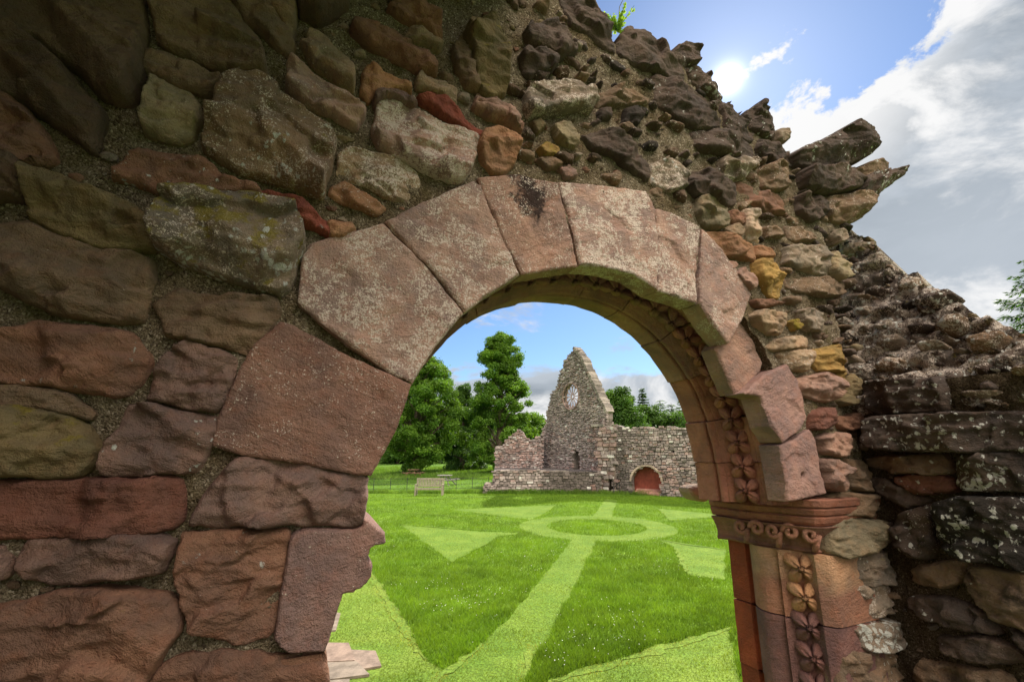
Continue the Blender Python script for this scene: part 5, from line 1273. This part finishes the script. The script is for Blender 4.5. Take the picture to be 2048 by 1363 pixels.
def conifer(name, label, x, y, H, rad, seed, mat, n=26, group=None, base=.12, per=150, card=(.30, .16)):
    r = np.random.default_rng(seed); root = empty(name, (x, y, 0), label, 'tree', group); O = np.array([x, y, 0.]); tk = MB(); mb = MB()
    tk.tube([O, O + (0, 0, H * .5), O + (0, 0, H)], [.03 * H**.9, .018 * H**.9, .01], 7, (.10, .08, .06))
    C_, D_ = [], []
    for i in range(n):
        f = base + (1 - base) * (i + r.random() * .6) / n; L0 = rad * (1 - f)**.85 + .06 * rad; k = 7 if f < .9 else 5; ph = r.uniform(0, 6)
        for j in range(k):
            an = ph + j * 6.283 / k + r.normal(0, .15); L = L0 * r.uniform(.75, 1.15); d = np.array([math.cos(an), math.sin(an), 0])
            q = np.linspace(0, 1, 6); pts = O + np.array([0, 0, f * H]) + np.outer(q * L, d) + np.outer(-.22 * L * q + .16 * L * q**3, [0, 0, 1.]); tk.tube(pts, np.linspace(.03, .006, 6) * max(.5, L / 2), 4, (.10, .08, .06), False)
            m = max(6, int(per * L / rad)); t = r.random(m)**.8; s_ = r.choice([-1, 1], m) * r.random(m) * .34 * L * (1.05 - t)
            side = np.array([-d[1], d[0], 0]); c = O + np.array([0, 0, f * H]) + np.outer(t * L, d) + np.outer(s_, side); c[:, 2] += -.22 * L * t + .16 * L * t**3 - np.abs(s_) * .22 + r.normal(0, .03 * L, m)
            C_.append(c); dd = d * .8 + np.sign(s_)[:, None] * side * .6 + r.normal(0, .25, (m, 3)); dd[:, 2] -= .25; D_.append(dd)
    C_, D_ = np.concatenate(C_), np.concatenate(D_); m = len(C_); D_ /= np.linalg.norm(D_, axis=1)[:, None]; up = r.normal(0, .35, (m, 3)) + np.array([0, 0, 1.]); sd_ = np.cross(D_, up); sd_ /= np.linalg.norm(sd_, axis=1)[:, None]
    L = card[0] * r.uniform(.6, 1.3, m)[:, None]; W = card[1] * r.uniform(.6, 1.2, m)[:, None]
    V = np.stack([C_, C_ + D_ * L * .5 + sd_ * W * .5, C_ + D_ * L, C_ + D_ * L * .5 - sd_ * W * .5], 1).reshape(-1, 3)
    mb.add(V, np.arange(4 * m).reshape(-1, 4), col=np.repeat(r.uniform(.7, 1.3, m)[:, None] * np.ones(3), 4, 0))
    tk.build('trunk', M_BARK, root); mb.build('crown', mat, root); return root
def place(px, Y): return at_depth(px, 930, Y)[0]
G1 = 'tall broadleaved trees in the meadow'
def hgt(py, px, Y): return at_depth(px, py, Y)[2]
broadleaf('lime_tree', 'broad dark tree with an ivy thick trunk, left of the tall pale one', place(832, 52), 52, hgt(706, 840, 52), [(0, .9), (.12, 1.5), (.2, 3.3), (.4, 5.2), (.6, 5.0), (.8, 4.0), (.93, 2.4), (1, .8)], 110000, .21, 1, M_LIME, .5, G1, (.45, 1.05), 240, .04)
broadleaf('lime_tree', 'tallest tree, an airy pointed crown just left of the gable', place(1000, 54), 54, hgt(664, 1000, 54), [(0, 1.6), (.1, 3.4), (.25, 5.0), (.42, 4.0), (.6, 3.3), (.8, 2.7), (.95, 1.6), (1, .7)], 110000, .20, 2, M_LIME, .4, G1, (.35, .95), 330, .05)
broadleaf('broadleaf_tree', 'small dark tree between the two big ones', place(925, 62), 62, hgt(768, 920, 62), [(0, 2.2), (.1, 3.2), (.4, 3.4), (.7, 2.4), (1, .6)], 50000, .22, 3, M_DARKL, .35, G1, (.5, 1.0), 120, .03)
broadleaf('broadleaf_tree', 'low rounded tree peeping over the ruined low gable', place(1062, 62), 62, hgt(826, 1062, 62), [(0, 2), (.3, 3.2), (.7, 2.8), (1, 1.2)], 16000, .30, 4, M_LIME, .3, G1, (.8, 1.4), 60, .1)
G2 = 'wood behind the cloister wall'
broadleaf('broadleaf_tree', 'round leafy tree touching the right slope of the gable', place(1246, 50), 50, hgt(776, 1240, 50), [(0, 2), (.3, 3.0), (.6, 2.7), (.85, 1.9), (1, .9)], 42000, .21, 5, M_DARKL, .35, G2, (.7, 1.2), 80, .15)
broadleaf('broadleaf_tree', 'dark leafy tree filling the gap right of the gable', place(1300, 56), 56, hgt(812, 1300, 56), [(0, 2), (.3, 3.6), (.7, 3.2), (1, 1.2)], 42000, .21, 6, M_DARKL, .35, G2, (.7, 1.2), 80, .15)
broadleaf('broadleaf_tree', 'shadowy tree over the right end of the cloister wall', place(1352, 54), 54, hgt(826, 1350, 54), [(0, 2), (.3, 3.6), (.7, 3.2), (1, 1.5)], 34000, .21, 16, M_DARKL, .35, G2, (.7, 1.2), 70, .15)
conifer('conifer', 'narrow conifer tip nearer the gable, above the wood', place(1266, 66), 66, hgt(784, 1266, 66), 2.6, 7, M_NEEDLE, 26, G2, .3)
conifer('conifer', 'taller conifer tip standing clear above the wood', place(1294, 66), 66, hgt(774, 1294, 66), 2.6, 8, M_NEEDLE, 26, G2, .3)
for i, (px, py, lb) in enumerate([(1330, 797, 'ragged pine just right of the conifer tips'), (1352, 804, 'ragged pine in the middle of the dark clump'), (1374, 796, 'ragged pine at the arch edge')]):
    conifer('pine_tree', lb, place(px, 60 + i), 60 + i, hgt(py, px, 60 + i), 2.8, 20 + i, M_NEEDLE, 16, G2, .45, 60, (.45, .12))
# far belt of trees round the meadow
r = np.random.default_rng(44); G3 = 'far belt of trees round the meadow'
for i, px in enumerate(list(range(660, 1000, 26))):
    Y = 105 + r.uniform(-12, 15); root = broadleaf('distant_tree', 'distant tree seen between the trunks across the meadow', place(px + r.uniform(-8, 8), Y), Y, r.uniform(9, 14), [(0, 3), (.2, 5.), (.6, 4.6), (.9, 2.6), (1, 1)], 4500, .75, 60 + i, M_DARKL if i % 2 else M_LIME, .4, G3, (1.4, 2.4), 40, .02)
# conifer beyond the return wall, right
gx = at_depth(2165, 800, 14.0)
root = conifer('fir_tree', 'feathery green fir at the right edge behind the dark wall', gx[0], 14.0, at_depth(2150, 505, 14)[2], 4.3, 31, M_NEEDLE, 34, None, .1, 520, (.15, .05))
